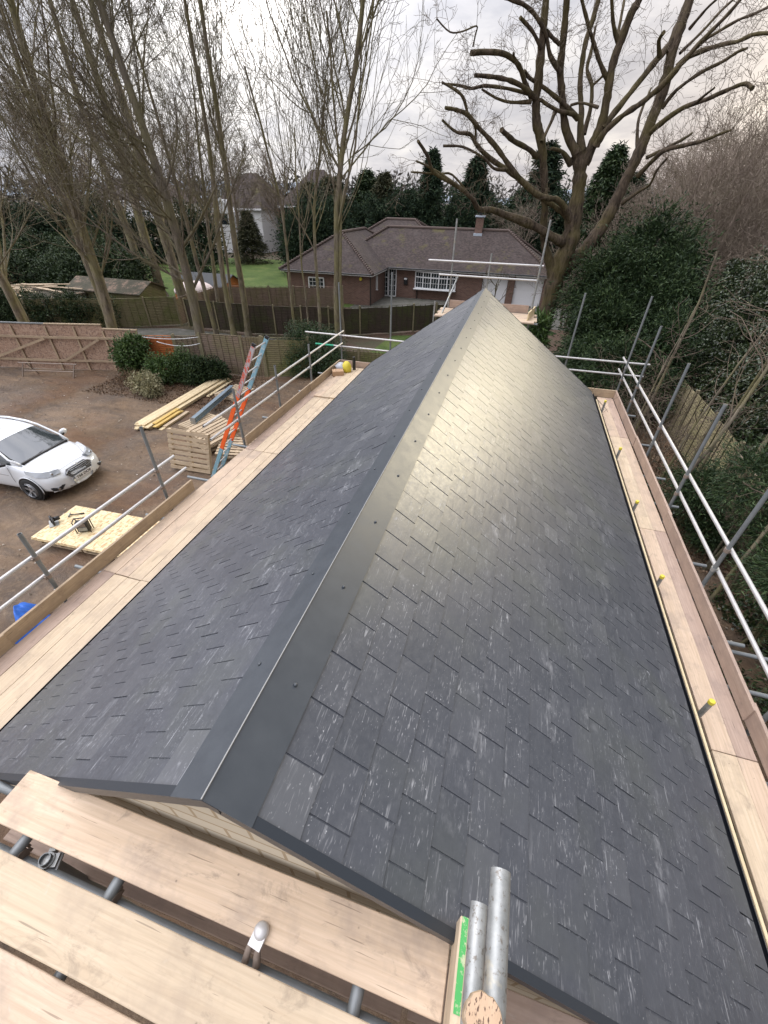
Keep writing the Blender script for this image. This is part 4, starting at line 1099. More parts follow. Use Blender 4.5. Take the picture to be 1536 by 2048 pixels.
mb = MB(); mb.add([(-40.6, 58.6, 0), (-37.8, 58.6, 0), (-37.8, 58.6, 4.6), (-39.2, 58.6, 5.9), (-40.6, 58.6, 4.6), (-40.6, 59.9, 0), (-37.8, 59.9, 0), (-37.8, 59.9, 4.6), (-39.2, 59.9, 5.9), (-40.6, 59.9, 4.6)],
                  [(0, 1, 2, 3, 4), (1, 6, 7, 2), (0, 4, 9, 5), (4, 3, 8, 9), (3, 2, 7, 8)]); part(mb, 'wall', M_WHITE, gb)
mb = MB(); mb.box((-39.8, 58.56, 3.2), (-38.6, 58.599, 4.4)); part(mb, 'window', M_GLASS, gb)
mb = MB(); mb.bar((-40.8, 58.5, 4.5), (-39.2, 58.5, 6.0), .2, .16); mb.bar((-37.6, 58.5, 4.5), (-39.2, 58.5, 6.0), .2, .16); part(mb, 'barge_board', M_PVC, gb)
far_house('house', -86, -66, 82, 92, 5.0, 34, 'pale house partly hidden by the left trees', wins=[(-84, 2.8, 2, 1.3), (-79, 2.8, 2, 1.3), (-73, 2.8, 2, 1.3)])
far_house('house', -33.5, -26, 64, 74, 5.2, 38, 'dark roofed brick house right of the white house', wm=M_BRICK, wins=[(-32, 3.0, 1.4, 1.2)])

# ------------------------------------------------------------------ sheds
def shed(label, x0, x1, y0, y1, ze, zr, wm, rm, name='garden_shed'):
    r = empty(name, ((x0 + x1) / 2, (y0 + y1) / 2, 0), label, 'shed')
    mb = MB(); ym = (y0 + y1) / 2
    mb.add([(x0, y0, 0), (x1, y0, 0), (x1, y1, 0), (x0, y1, 0), (x0, y0, ze), (x1, y0, ze), (x1, y1, ze), (x0, y1, ze), (x0, ym, zr), (x1, ym, zr)],
           [(0, 1, 5, 4), (1, 2, 6, 9, 5), (2, 3, 7, 6), (3, 0, 4, 8, 7)]); part(mb, 'wall', wm, r)
    mb = MB(); e = .15
    for s_, (ya) in ((1, y0 - e), (-1, y1 + e)):
        zz = ze - e * (zr - ze) / (ym - y0)
        mb.add([(x0 - e, ya, zz + .02), (x1 + e, ya, zz + .02), (x1 + e, ym, zr + .03), (x0 - e, ym, zr + .03), (x0 - e, ya, zz - .02), (x1 + e, ya, zz - .02), (x1 + e, ym, zr - .01), (x0 - e, ym, zr - .01)],
               [(0, 1, 2, 3), (7, 6, 5, 4), (0, 4, 5, 1), (1, 5, 6, 2), (3, 7, 4, 0)])
    part(mb, 'roof', rm, r)
    return r
M_SHEDFELT = mat('mossy_roof_felt', rough=0.95, fn=lambda G, tc, oi, isl: dict(c=G.ramp(G.noise(tc, scale=2.2, detail=7, rough=0.75), [(0.35, (0.035, 0.038, 0.022)), (0.52, (0.07, 0.06, 0.04)), (0.62, (0.22, 0.15, 0.11)), (0.72, (0.08, 0.07, 0.04))])))
shed('dark felt roofed shed covered in fallen leaves behind green fence', -27.0, -21.6, 22.2, 24.4, 1.62, 2.1, M_F_GREEN, M_SHEDFELT)
shed('orange brown shed with grey roof beside the lawn', -24.2, -20.2, 28.6, 31, 1.15, 1.75, M_F_ORANGE, mat('grey_roof_felt', (0.07, 0.075, 0.08), 0.9))
dome = empty('covered_tub', (-22.0, 27.7, 0), 'pale pinkish domed cover in front of the orange shed', 'cover')
mb = MB(); mb.lathe([(1.35, .85), (1.34, 1.02), (1.15, 1.25), (.8, 1.42), (.4, 1.5), (.01, 1.53)], c=(-22.0, 27.7, 0), k=20); part(mb, 'cover', mat('pale_cover', (0.62, 0.52, 0.50), 0.7), dome, smooth=True)
mb = MB(); mb.lathe([(1.3, 0), (1.32, .85)], c=(-22.0, 27.7, 0), k=20); part(mb, 'tub_side', M_F_ORANGE, dome)
tk = empty('timber_heap', (-27.5, 20.6, 0), 'heap of pale planks on a low roof at far left', 'timber heap')
mb = MB(); rr = random.Random(4)
for i in range(26):
    a = Vector((-30.0 + rr.uniform(-1.5, 2.5), 20.6 + rr.uniform(-1.2, 1.2), 1.55 + rr.uniform(0, .25))); an = rr.uniform(-.35, .35)
    mb.bar(a, a + Vector((math.cos(an) * 2.4, math.sin(an) * 2.4, rr.uniform(-.1, .1))), .15, .03)
part(mb, 'planks', M_PALLET, tk); mb = MB(); mb.box((-31.5, 19.2, 0), (-25.4, 22.0, 1.5)); part(mb, 'lean_to', M_SHEDFELT, tk)

# ================================================================== YARD OBJECTS
def pallet(label, loc, rz=0.0, tilt=None, name='pallet', n=7, L=1.2, W=1.0, group='pallets in the yard'):
    r = empty(name, loc, label, 'pallet', group)
    r.rotation_euler = tilt if tilt else (0, 0, rz)
    rr = random.Random(int(abs(loc[0]) * 100))
    for i in range(n):
        y = -W / 2 + .05 + (W - .1) * i / (n - 1)
        mb = MB(); mb.box((-L / 2, y - .045, .12), (L / 2, y + .045, .142)); mb.build('deck_slat', M_PALLET, parent=r, local=True)
    for x in (-L / 2 + .05, 0, L / 2 - .05):
        mb = MB(); mb.box((x - .045, -W / 2, .022), (x + .045, W / 2, .119)); mb.build('bearer', M_PALLET, parent=r, local=True)
    for y in (-W / 2 + .05, 0, W / 2 - .05):
        mb = MB(); mb.box((-L / 2, y - .045, -.001), (L / 2, y + .045, .0215)); mb.build('bottom_slat', M_PALLET, parent=r, local=True)
    return r
pallet('pallet lying flat under the near end of the steel beam', (-9.6, 10.9, .02), R(75), n=8)
pallet('pallet lying flat under the far end of the steel beam', (-10.1, 13.7, .02), R(78), n=8)
pallet('worn pallet leaning upright beside the ladder foot', (-8.05, 8.42, .60), tilt=(R(78), R(4), R(7)), n=8, W=1.15)
pallet('pale pallet lying behind the upright pallet', (-8.35, 9.85, .42), tilt=(R(14), R(-6), R(70)), n=8)
pallet('broken pallet lying by the ladder at deck edge', (-7.35, 9.6, .12), tilt=(R(4), R(5), R(20)), n=7)
pallet('pallet under the far end of the pale pallet', (-8.35, 9.9, .08), tilt=(0, 0, R(60)), n=7)

sb = empty('steel_beam', (-10, 12.2, .2), 'grey steel beam resting across two pallets', 'beam')
mb = MB()
a, b = Vector((-9.75, 10.65, .27)), Vector((-10.22, 13.75, .27))
mb.bar(a + Vector((0, 0, .085)), b + Vector((0, 0, .085)), .15, .014); mb.bar(a - Vector((0, 0, .085)), b - Vector((0, 0, .085)), .15, .014); mb.bar(a, b, .012, .155)
part(mb, 'beam', mat('primed_steel', (0.20, 0.26, 0.31), 0.45, metal=.2), sb)
mb = MB(); mb.box((a.x - .1, a.y - .012, .15), (a.x + .1, a.y - .001, .39)); part(mb, 'end_plate', M_GALV, sb)
tube_stack = empty('spare_tube', (-8.9, 12.6, .1), 'loose steel tube propped near the beam end', 'tube')
mb = MB(); mb.pipe((-8.9, 11.2, .06), (-9.4, 13.9, .16)); part(mb, 'tube', M_GALV, tube_stack, autosmooth=35)

# stack of long pale planks
rr = random.Random(11)
k = 0
for lay in range(4):
    for i in range(4 - (lay > 2)):
        x = -11.55 + i * .155 + rr.uniform(-.02, .02); y0 = 9.95 + rr.uniform(-.15, .15); ln = 4.75 + rr.uniform(-.1, .35)
        lab = 'long pale plank in the timber stack, %s layer, %s' % (['bottom', 'second', 'third', 'top'][lay], ['leftmost', 'second from left', 'second from right', 'rightmost'][i])
        board((x, y0, .06 + lay * .042), (x - .12, y0 + ln, .06 + lay * .042), w=.145, t=.038, m=M_TIMBER if rr.random() < .8 else M_PALLET, name='timber_plank', label=lab, cat='plank', group='long planks of the timber stack')
for i, (x, y, z, ln, m) in enumerate([(-10.85, 10.05, .15, 1.35, M_TIMBER_Y), (-10.98, 10.2, .19, 1.3, M_TIMBER_Y), (-10.70, 10.1, .04, 1.5, M_TIMBER), (-10.88, 10.15, .10, 1.4, M_TIMBER_Y), (-10.68, 10.3, .08, 1.3, M_PALLET)]):
    board((x, y, z), (x - .05, y + ln, z), w=.14, t=.035, m=m, name='timber_offcut', label='short %s offcut beside the long timber stack, %s' % ('yellow' if m is M_TIMBER_Y else 'pale', ['upper right', 'on top', 'lower right', 'in the middle', 'outer right'][i]), cat='plank', group='short offcuts beside the stack')
board((-10.95, 13.1, .05), (-11.05, 14.9, .05), w=.14, t=.035, m=M_TIMBER, name='timber_plank', label='single pale plank lying apart at the far end of the stack', cat='plank')

# stack of strand boards on a pallet with tools
OZ = .30
for i in range(4):
    z = OZ - .012 - .0185 * i
    mb = MB(); dx = random.uniform(-.012, .012); dy = random.uniform(-.012, .012)
    mb.box((-1.22 + dx, -.61 + dy, -.0088), (1.22 + dx, .61 + dy, .0088))
    o = mb.build('strand_board_sheet', M_OSB); o.location = (-8.15, 5.1, z); o.rotation_euler = (0, 0, R(2.5))
    tag(o, 'yellow strand board sheet, %s of the stack under the tools' % ['topmost', 'second from top', 'third from top', 'lowest'][i], 'board', 'stacked strand board sheets')
for dx in (-.6, .6):
    pallet('old dark pallet under the %s half of the strand boards' % ('left' if dx < 0 else 'right'), (-8.15 + dx, 5.1 + dx * .04, .075), R(2.5), n=7, L=1.15, W=1.1)
radio = empty('site_radio', (-8.38, 4.98, OZ), 'black and silver site radio standing on the strand boards', 'radio', rz=R(28))
mb = MB(); mb.box((-.12, -.07, .02), (.12, .07, .27)); mb.build('body', M_DARK, parent=radio, local=True, bevel=.015)
mb = MB()
for i in range(3): mb.box((-.085, -.076, .16 + i * .03), (.085, -.0705, .178 + i * .03))
mb.build('grille', M_RUST, parent=radio, local=True)
mb = MB(); mb.box((-.09, -.078, .05), (.09, -.0705, .14)); mb.build('front_panel', M_GALV, parent=radio, local=True)
mb = MB()
for x in (-.14, .14): mb.tube([(x, -.08, .0), (x, -.08, .30), (x * .9, .02, .34)], .011, k=8)
mb.tube([(-.13, .02, .34), (.13, .02, .34)], .013, k=8)
for x in (-.14, .14): mb.tube([(x, .08, .0), (x, .08, .28), (x * .9, .02, .34)], .011, k=8)
mb.build('roll_cage', M_DARK, parent=radio, local=True, smooth=True)
ham = empty('hammer', (-9.17, 5.30, OZ), 'claw hammer lying on the strand boards', 'hammer', rz=R(33))
mb = MB(); mb.tube([(.02, 0, .03), (.14, 0, .022), (.30, 0, .02)], [.012, .012, .018], k=8); mb.build('handle', M_DARK, parent=ham, local=True, smooth=True)
mb = MB(); mb.tube([(0, -.07, .03), (0, -.03, .03), (0, .03, .03), (-.01, .10, .025)], [.019, .016, .016, .006], k=8); mb.build('head', M_GALV_OLD, parent=ham, local=True, smooth=True)
dr = empty('circular_saw', (-9.28, 4.98, OZ), 'small black hand saw tool with steel plate on the boards', 'power tool', rz=R(-38))
mb = MB(); mb.box((-.15, -.10, .001), (.15, .09, .012)); mb.build('base_plate', M_GALV, parent=dr, local=True, bevel=.003)
mb = MB(); mb.lathe([(.001, -.035), (.10, -.035), (.10, -.005), (.001, -.005)], c=(-.02, 0, .10), axis='Y'); mb.build('blade_guard', M_DARK, parent=dr, local=True, smooth=False)
mb = MB(); mb.tube([(-.01, .01, .10), (-.01, .14, .10)], [.055, .045], k=12); mb.tube([(.0, .02, .15), (.10, .02, .20), (.18, .02, .12), (.20, .02, .05)], [.02, .022, .02, .018], k=8); mb.build('motor_and_grip', M_DARK, parent=dr, local=True, smooth=True)

# blue tarpaulin beyond the near toe board
def tarp():
    nx, ny = 46, 40; X, Y = np.meshgrid(np.linspace(0, 1, nx), np.linspace(0, 1, ny), indexing='ij')
    px = -7.72 + 0.72 * X + .12 * np.sin(Y * 7); py = 2.42 + 0.66 * Y + .10 * np.sin(X * 6 + 1)
    r2 = (X - .5) ** 2 + (Y - .5) ** 2
    z = .06 + .42 * np.exp(-r2 * 6)
    for k in range(9):
        a = rng.uniform(0, 3.14); fq = rng.uniform(7, 22); z += .022 * np.abs(np.sin((X * np.cos(a) + Y * np.sin(a)) * fq + rng.uniform(0, 6))) * (7 / fq) ** .5
    z *= np.clip(1.25 - r2 * 2.2, 0.05, 1)
    V = np.stack([px, py, z + .02], -1).reshape(-1, 3)
    i, j = np.meshgrid(np.arange(nx - 1), np.arange(ny - 1), indexing='ij'); a = (i * ny + j).ravel()
    o = mesh_np('tarpaulin', V, np.stack([a, a + ny, a + ny + 1, a + 1], -1), mat('blue_tarpaulin', (0.02, 0.13, 0.55), 0.45, 0.5), smooth=True)
    tag(o, 'crumpled bright blue tarpaulin on the ground at lower left', 'tarpaulin')
tarp()

# bag, box and flask at the far end of the left deck
bagp = Vector((-4.78, 12.05, DZ))
mb = MB(); mb.lathe([(.001, .0), (.13, .01), (.15, .10), (.14, .22), (.09, .30), (.05, .33), (.001, .34)], c=(-4.66, 12.12, DZ + .02), k=18)
o = mb.build('plastic_canister', M_YELLOW, smooth=True); tag(o, 'bright yellow plastic container in the far deck corner', 'container')
mb = MB(); mb.box((-.17, -.13, 0), (.17, .13, .15)); o = mb.build('cardboard_box', mat('cardboard', (0.42, 0.27, 0.16), 0.8), bevel=.004); o.location = (-4.83, 11.78, DZ + .022); o.rotation_euler = (0, 0, .5); tag(o, 'small open cardboard box in the far deck corner', 'box')
mb = MB(); rr = random.Random(9)
vs = []; n = 12; m_ = 7
for i in range(m_):
    for j in range(n):
        a = 2 * math.pi * j / n; q = .19 * math.sin(math.pi * (i + .6) / (m_ + .2)) * rr.uniform(.8, 1.15); vs.append((q * math.cos(a), q * math.sin(a), .28 * i / (m_ - 1)))
mb.add(vs, [(i * n + j, i * n + (j + 1) % n, (i + 1) * n + (j + 1) % n, (i + 1) * n + j) for i in range(m_ - 1) for j in range(n)] + [tuple(range((m_ - 1) * n, m_ * n))])
o = mb.build('plastic_sack', mat('crumpled_clear_plastic', (0.42, 0.43, 0.46), 0.25), smooth=True); o.location = (-4.86, 12.13, DZ + .02); tag(o, 'crumpled grey plastic sack beside the yellow container', 'sack')
mb = MB(); mb.lathe([(.05, 0), (.05, .30), (.035, .34), (.04, .36), (.04, .42), (.001, .425)], c=(-4.5, 12.35, DZ + .02)); o = mb.build('flask', M_DARK, smooth=False, autosmooth=40); tag(o, 'tall black flask behind the yellow container', 'flask')

# ------------------------------------------------------------------ ladder
def ladder():
    root = empty('ladder', (-7.4, 8.5, 0), 'orange and pale blue fibreglass ladder leaning against the scaffold', 'ladder')
    M_OR = mat('orange_fibreglass', (0.85, 0.13, 0.025), 0.4); M_BL = mat('pale_blue_fibreglass', rough=0.5, fn=lambda G, tc, oi, isl: dict(c=G.mix(G.ramp(G.noise(tc, scale=9, detail=5, rough=.8), [(.5, 0), (.6, 1)]), (0.20, 0.38, 0.46), (0.42, 0.47, 0.48))))
    M_SC = mat('scuffed_red_fibreglass', rough=0.5, fn=lambda G, tc, oi, isl: dict(c=G.mix(G.ramp(G.noise(G.map(tc, scale=(3, 3, 1)), scale=6, detail=6, rough=.8), [(.46, 0), (.52, 1)]), (0.55, 0.10, 0.06), (0.40, 0.38, 0.39))))
    A0, B0 = Vector((-7.33, 8.14, 0)), Vector((-7.36, 8.60, 0))
    A1, B1 = Vector((-5.42, 8.38, 3.74)), Vector((-5.42, 8.98, 3.76))
    def stile(P, Q, secs):
        for t0, t1, m, nm in secs:
            a = P.lerp(Q, t0); b = P.lerp(Q, t1)
            mb = MB(); d = (b - a).normalized(); yv = Vector((0, 1, 0)); o_ = d.cross(yv).normalized()
            mb.bar(a, b, .036, .105, up=o_)
            part(mb, nm, m, root, bevel=.004, segs=1)
    stile(A0, A1, [(0, .26, M_BL, 'lower_stile'), (.262, .66, M_OR, 'middle_stile'), (.662, 1, M_SC, 'upper_stile')])
    stile(B0, B1, [(0, .26, M_BL, 'lower_stile'), (.262, .66, M_OR, 'middle_stile'), (.662, 1, M_BL, 'upper_stile')])
    n = 13
    for i in range(n):
        t = (i + .6) / n; mb = MB(); mb.tube([A0.lerp(A1, t), B0.lerp(B1, t)], .017, k=8); part(mb, 'rung', M_RAIL, root, autosmooth=40)
    for P, Q in ((A0, A1), (B0, B1)):
        mb = MB(); d = (Q - P).normalized(); mb.bar(Q - d * .05, Q + d * .03, .045, .10, up=d.cross(Vector((0, 1, 0)))); part(mb, 'end_cap', M_DARK, root, bevel=.01)
        mb = MB(); mb.bar(P - Vector((.05, 0, -.01)), P + Vector((.06, 0, .01)), .06, .03); part(mb, 'foot', M_DARK, root)
ladder()

# ------------------------------------------------------------------ car
def car():
    root = empty('parked_car', (-12.22, 6.66, 0), 'white hatchback parked on the muddy yard, front towards the roof', 'car', rz=R(2.5))
    M_PAINT = mat('white_car_paint', (0.68, 0.71, 0.74), 0.22, 0.5, coat=1.0)
    M_CG = mat('car_glass', (0.03, 0.04, 0.045), 0.03, 1.0, coat=1.0)
    M_RIM = mat('alloy_rim', (0.55, 0.56, 0.58), 0.3, metal=.7)
    M_TYRE = mat('tyre_rubber', (0.015, 0.015, 0.015), 0.85)
    M_LENS = mat('headlamp_lens', (0.22, 0.24, 0.26), 0.08, 0.9, coat=1.0)
    M_CHROME = mat('chrome_bar', (0.5, 0.52, 0.54), 0.2, metal=.9)
    # local: x forward (nose +1.97), y left, z up.   station: x, half width at sill/belt, belt z, deck z (centre), deck z near edge
    # ring of 9 per side: bottom, sill, lower door, crease, belt, shoulder, deck edge, deck mid, deck centre
    st = [  # x,  wS,   wC,   wB,   zbot, zC,  zB,   zD,   wD
        (-1.98, .60, .66, .58, .42, .62, .80, .86, .40),
        (-1.93, .74, .80, .72, .26, .60, .90, .97, .50),
        (-1.70, .80, .845, .79, .22, .60, .95, 1.02, .60),
        (-1.30, .83, .86, .82, .20, .60, .95, 1.02, .66),
        (-0.60, .82, .858, .83, .19, .58, .93, 1.00, .70),
        (0.00, .82, .858, .83, .19, .57, .92, .985, .70),
        (0.60, .82, .858, .82, .19, .57, .90, .97, .70),
        (0.95, .82, .86, .80, .19, .57, .88, .955, .68),
        (1.20, .83, .86, .77, .20, .57, .84, .915, .62),
        (1.50, .82, .85, .73, .20, .56, .78, .85, .55),
        (1.72, .76, .80, .68, .20, .53, .71, .765, .47),
        (1.86, .67, .70, .58, .21, .48, .63, .67, .38),
        (1.94, .50, .53, .44, .22, .43, .55, .585, .26),
        (1.97, .28, .30, .25, .24, .39, .50, .53, .12)]
    vs = []; fs = []
    def ring(s):
        x, wS, wC, wB, zb, zC, zB, zD, wD = s
        h = [(0, zb), (wS * .8, zb), (wS, zb + .05), (wC * .99, (zb + zC) / 2), (wC, zC), ((wC + wB) / 2 + .006, (zC + zB) / 2 + .03), (wB, zB), (wD, (zB + zD) / 2 + .018), (wD * .5, zD - .004), (0, zD)]
        return [(x, y, z) for y, z in h] + [(x, -y, z) for y, z in reversed(h[1:-1])]
    for s in st: vs += ring(s)
    K = 18
    for i in range(len(st) - 1):
        for j in range(K): fs.append((i * K + j, i * K + (j + 1) % K, (i + 1) * K + (j + 1) % K, (i + 1) * K + j))
    fs.append(tuple(range(K))); fs.append(tuple((len(st) - 1) * K + j for j in range(K - 1, -1, -1)))
    fs = [tuple(reversed(q)) for q in fs]
    mb = MB(); mb.add(vs, fs)
    body = mb.build('body', M_PAINT, parent=root, local=True, smooth=True, subsurf=2)
    # cabin: pillars and roof as a shell, glass as slightly inset panels
    cab = [(-1.88, .66, .60, .96, 1.05), (-1.55, .76, .58, .97, 1.36), (-1.0, .79, .57, .96, 1.46), (-.4, .80, .575, .95, 1.485), (.08, .80, .57, .94, 1.455), (.34, .795, .58, .93, 1.36), (.80, .77, .66, .92, 1.08), (1.06, .71, .64, .90, .93)]
    vs = []; fs = []
    for (x, wb, wr, zb, zr) in cab:
        h = [(wb, zb), ((wb * .55 + wr * .45) + .015, zb + (zr - zb) * .5), (wr + .02, zb + (zr - zb) * .86), (wr * .85, zr - .012), (wr * .45, zr), (0, zr + .004)]
        vs += [(x, y, z) for y, z in h] + [(x, -y, z) for y, z in reversed(h[:-1])]
    K = 11
    roof_f, side_f, ws_f = [], [], []
    for i in range(len(cab) - 1):
        for j in range(K - 1):
            q = (i * K + j, i * K + j + 1, (i + 1) * K + j + 1, (i + 1) * K + j)
            side = j in (0, 1, 8, 9)
            if i >= 5 and 2 <= j <= 7: ws_f.append(q)
            elif side and 1 <= i <= 4: side_f.append(q)
            elif side and i == 5: side_f.append(q)
            else: roof_f.append(q)
    mb = MB(); mb.add(vs, roof_f); mb.build('roof_shell', M_PAINT, parent=root, local=True, smooth=True, subsurf=1)
    mb = MB(); mb.add([(x, y * .995, z - .004) for x, y, z in vs], ws_f); mb.build('windscreen', M_CG, parent=root, local=True, smooth=True)
    mb = MB(); mb.add([(x, y * 1.0, z) for x, y, z in vs], side_f); mb.build('side_window', M_CG, parent=root, local=True, smooth=True)
    for sg in (-1, 1):
        mb = MB()
        mb.tube([(1.06, sg * .715, .925), (.80, sg * .745, 1.05), (.34, sg * .640, 1.34), (.08, sg * .605, 1.42), (-.5, sg * .60, 1.455), (-1.3, sg * .60, 1.40)], .028, k=8)
        mb.build('roof_pillar', M_PAINT, parent=root, local=True, smooth=True)
        mb = MB(); mb.tube([(-.35, sg * .82, .95), (-.40, sg * .62, 1.42)], .03, k=6); mb.build('door_pillar', M_DARK, parent=root, local=True)
        mb = MB(); mb.lathe([(.001, -.11), (.06, -.10), (.085, -.03), (.085, .05), (.05, .10), (.001, .11)], c=(0, 0, 0), axis='Y', k=14)
        o = mb.build('wing_mirror', M_PAINT, parent=root, local=True, smooth=True); o.location = (.66, sg * .99, 1.0); o.scale = (.75, 1, .95)
        mb = MB(); mb.bar((.70, sg * .82, .94), (.68, sg * .94, .97), .09, .05); mb.build('mirror_arm', M_DARK, parent=root, local=True)
        # headlight: swept lens laid over the wing
        top = [(1.78, .40, .752), (1.70, .56, .762), (1.58, .68, .772), (1.36, .768, .800), (1.20, .800, .826)]
        bot = [(1.855, .44, .690), (1.80, .59, .672), (1.69, .72, .665), (1.50, .815, .690), (1.25, .835, .765)]
        mb = MB(); P = [(x + .022, sg * (y + .018), z + .016) for x, y, z in top] + [(x + .022, sg * (y + .018), z + .006) for x, y, z in bot]
        P += [(x - .04, sg * (y - .04), z - .02) for x, y, z in top] + [(x - .04, sg * (y - .04), z) for x, y, z in bot]
        f = [(i, i + 1, i + 6, i + 5) for i in range(4)] + [(i, i + 10, i + 11, i + 1) for i in range(4)] + [(i + 5, i + 6, i + 16, i + 15) for i in range(4)] + [(0, 5, 15, 10), (4, 14, 19, 9)]
        mb.add(P, f); hl = mb.build('headlight', M_LENS, parent=root, local=True, smooth=False)
        mb = MB(); mb.tube([(1.72, sg * .60, .715), (1.80, sg * .615, .722)], .026, k=12); mb.build('lamp_reflector', M_CHROME, parent=hl, local=True)
        # fog recess
        mb = MB(); P = [(1.90, .50, .40), (1.82, .62, .42), (1.70, .76, .38), (1.74, .745, .30), (1.86, .60, .29)]
        P2 = [(x + .045, sg * (y + .03), z) for x, y, z in P] + [(x - .05, sg * (y - .03), z) for x, y, z in P]
        mb.add(P2, [(0, 1, 2, 3, 4)] + [(i, (i + 1) % 5, (i + 1) % 5 + 5, i + 5) for i in range(5)]); fr = mb.build('fog_recess', M_DARK, parent=root, local=True)
        mb = MB(); mb.tube([(1.86, sg * .68, .35), (1.90, sg * .69, .35)], .028, k=12); mb.build('fog_lamp', M_CHROME, parent=fr, local=True)
        mb = MB(); mb.bar((-1.95, sg * .60, .60), (-1.90, sg * .74, 1.0), .10, .06); mb.build('tail_lamp', mat('red_lens', (0.4, 0.01, 0.01), 0.2), parent=root, local=True)
        # door seams, handle
        mb = MB()
        for x in (.78, -.38): mb.tube([(x, sg * .832, .30), (x, sg * .866, .58), (x - .02, sg * .838, .88)], .0035, k=5)
        mb.tube([(.7, sg * .872, .66), (-.2, sg * .872, .68), (-1.2, sg * .86, .70)], .004, k=5)
        mb.build('door_seam', M_DARK, parent=root, local=True)
    # trapezoid grille with bright slats
    def nose(y, z): return 2.0 - .62 * abs(y) ** 2.4 - .45 * (z - .42) ** 2 - (.35 * max(0, z - .55))
    mb = MB(); P = [(-.28, .675), (.28, .675), (.40, .60), (.30, .475), (-.30, .475), (-.40, .60)]
    front = [(nose(y, z) + .025, y, z) for y, z in P]; back = [(x - .08, y, z) for x, y, z in front]
    mb.add(front + back, [tuple(range(6))] + [(i, (i + 1) % 6, (i + 1) % 6 + 6, i + 6) for i in range(6)]); gr = mb.build('grille', M_DARK, parent=root, local=True)
    mb = MB()
    for i in range(5):
        z = .505 + i * .036; w = .33 + .05 * (1 - abs(i - 2.4) / 3)
        mb.tube([(nose(y, z) + .034, y, z) for y in (-w, -w / 2, 0, w / 2, w)], .0055, k=6)
    mb.tube([(nose(y, z) + .032, y, z) for y, z in P + P[:1]], .008, k=6)
    mb.build('chrome_slat', M_CHROME, parent=gr, local=True)
    mb = MB(); P = [(-.52, .365), (.52, .365), (.42, .265), (-.42, .265)]
    front = [(nose(y, z) + .045, y, z) for y, z in P]; mb.add(front + [(x - .12, y, z) for x, y, z in front], [(0, 1, 2, 3)] + [(i, (i + 1) % 4, (i + 1) % 4 + 4, i + 4) for i in range(4)]); mb.build('lower_intake', M_DARK, parent=root, local=True)
    mb = MB(); mb.tube([(nose(y, .25) - .01, y, .25) for y in (-.72, -.45, 0, .45, .72)], .035, k=8); mb.build('front_lip', M_PAINT, parent=root, local=True, smooth=True)
    mb = MB(); mb.box((2.005, -.26, .375), (2.022, .26, .487)); pl = mb.build('number_plate', M_PVC, parent=root, local=True, bevel=.004)
    cu = bpy.data.curves.new('plate_text', 'FONT'); cu.body = 'T66 DOE'; cu.size = .098; cu.align_x = 'CENTER'; cu.align_y = 'CENTER'; cu.extrude = .001; cu.offset = .0016
    tmp = bpy.data.objects.new('t', cu); COL.objects.link(tmp)
    dg = bpy.context.evaluated_depsgraph_get(); me = bpy.data.meshes.new_from_object(tmp.evaluated_get(dg)); bpy.data.objects.remove(tmp)
    me.materials.clear(); me.materials.append(M_DARK)
    tx = bpy.data.objects.new('plate_lettering', me); COL.objects.link(tx); tx.parent = pl; tx.rotation_euler = (R(90), 0, R(90)); tx.location = (2.0245, 0, .431); tx.scale = (1.18, 1.0, 1)
    mb = MB(); mb.lathe([(.001, 0), (.055, 0), (.05, .006), (.001, .008)], k=20); o = mb.build('badge', M_CHROME, parent=root, local=True, smooth=True); o.location = (1.895, 0, .70); o.rotation_euler = (0, R(48), 0); o.scale = (.5, 1, 1)
    for y in (-.28, .28):
        mb = MB(); mb.lathe([(.012, 0), (.010, .01), (.001, .012)], k=8); o = mb.build('washer_jet', M_DARK, parent=root, local=True); o.location = (1.28, y, .915)
    mb = MB(); mb.tube([(1.80, y, .745 - abs(y) * .05) for y in (-.42, -.2, 0, .2, .42)], .003, k=5)
    for sg in (-1, 1): mb.tube([(1.80, sg * .42, .735), (1.45, sg * .60, .85), (1.15, sg * .70, .905)], .003, k=5)
    mb.build('bonnet_seam', M_DARK, parent=root, local=True)
    mb = MB(); mb.bar((1.10, -.55, .925), (.98, .05, .965), .02, .015); mb.bar((1.10, .0, .925), (1.0, .60, .955), .02, .015); mb.build('wiper', M_DARK, parent=root, local=True)
    mb = MB(); mb.bar((1.07, -.66, .915), (1.07, .66, .915), .05, .10); mb.build('scuttle', M_DARK, parent=root, local=True)
    mb = MB(); mb.tube([(-.05, 0, 1.46), (-.35, 0, 1.62), (-.55, 0, 1.70)], [.012, .004, .003], k=6); mb.build('aerial', M_DARK, parent=root, local=True)
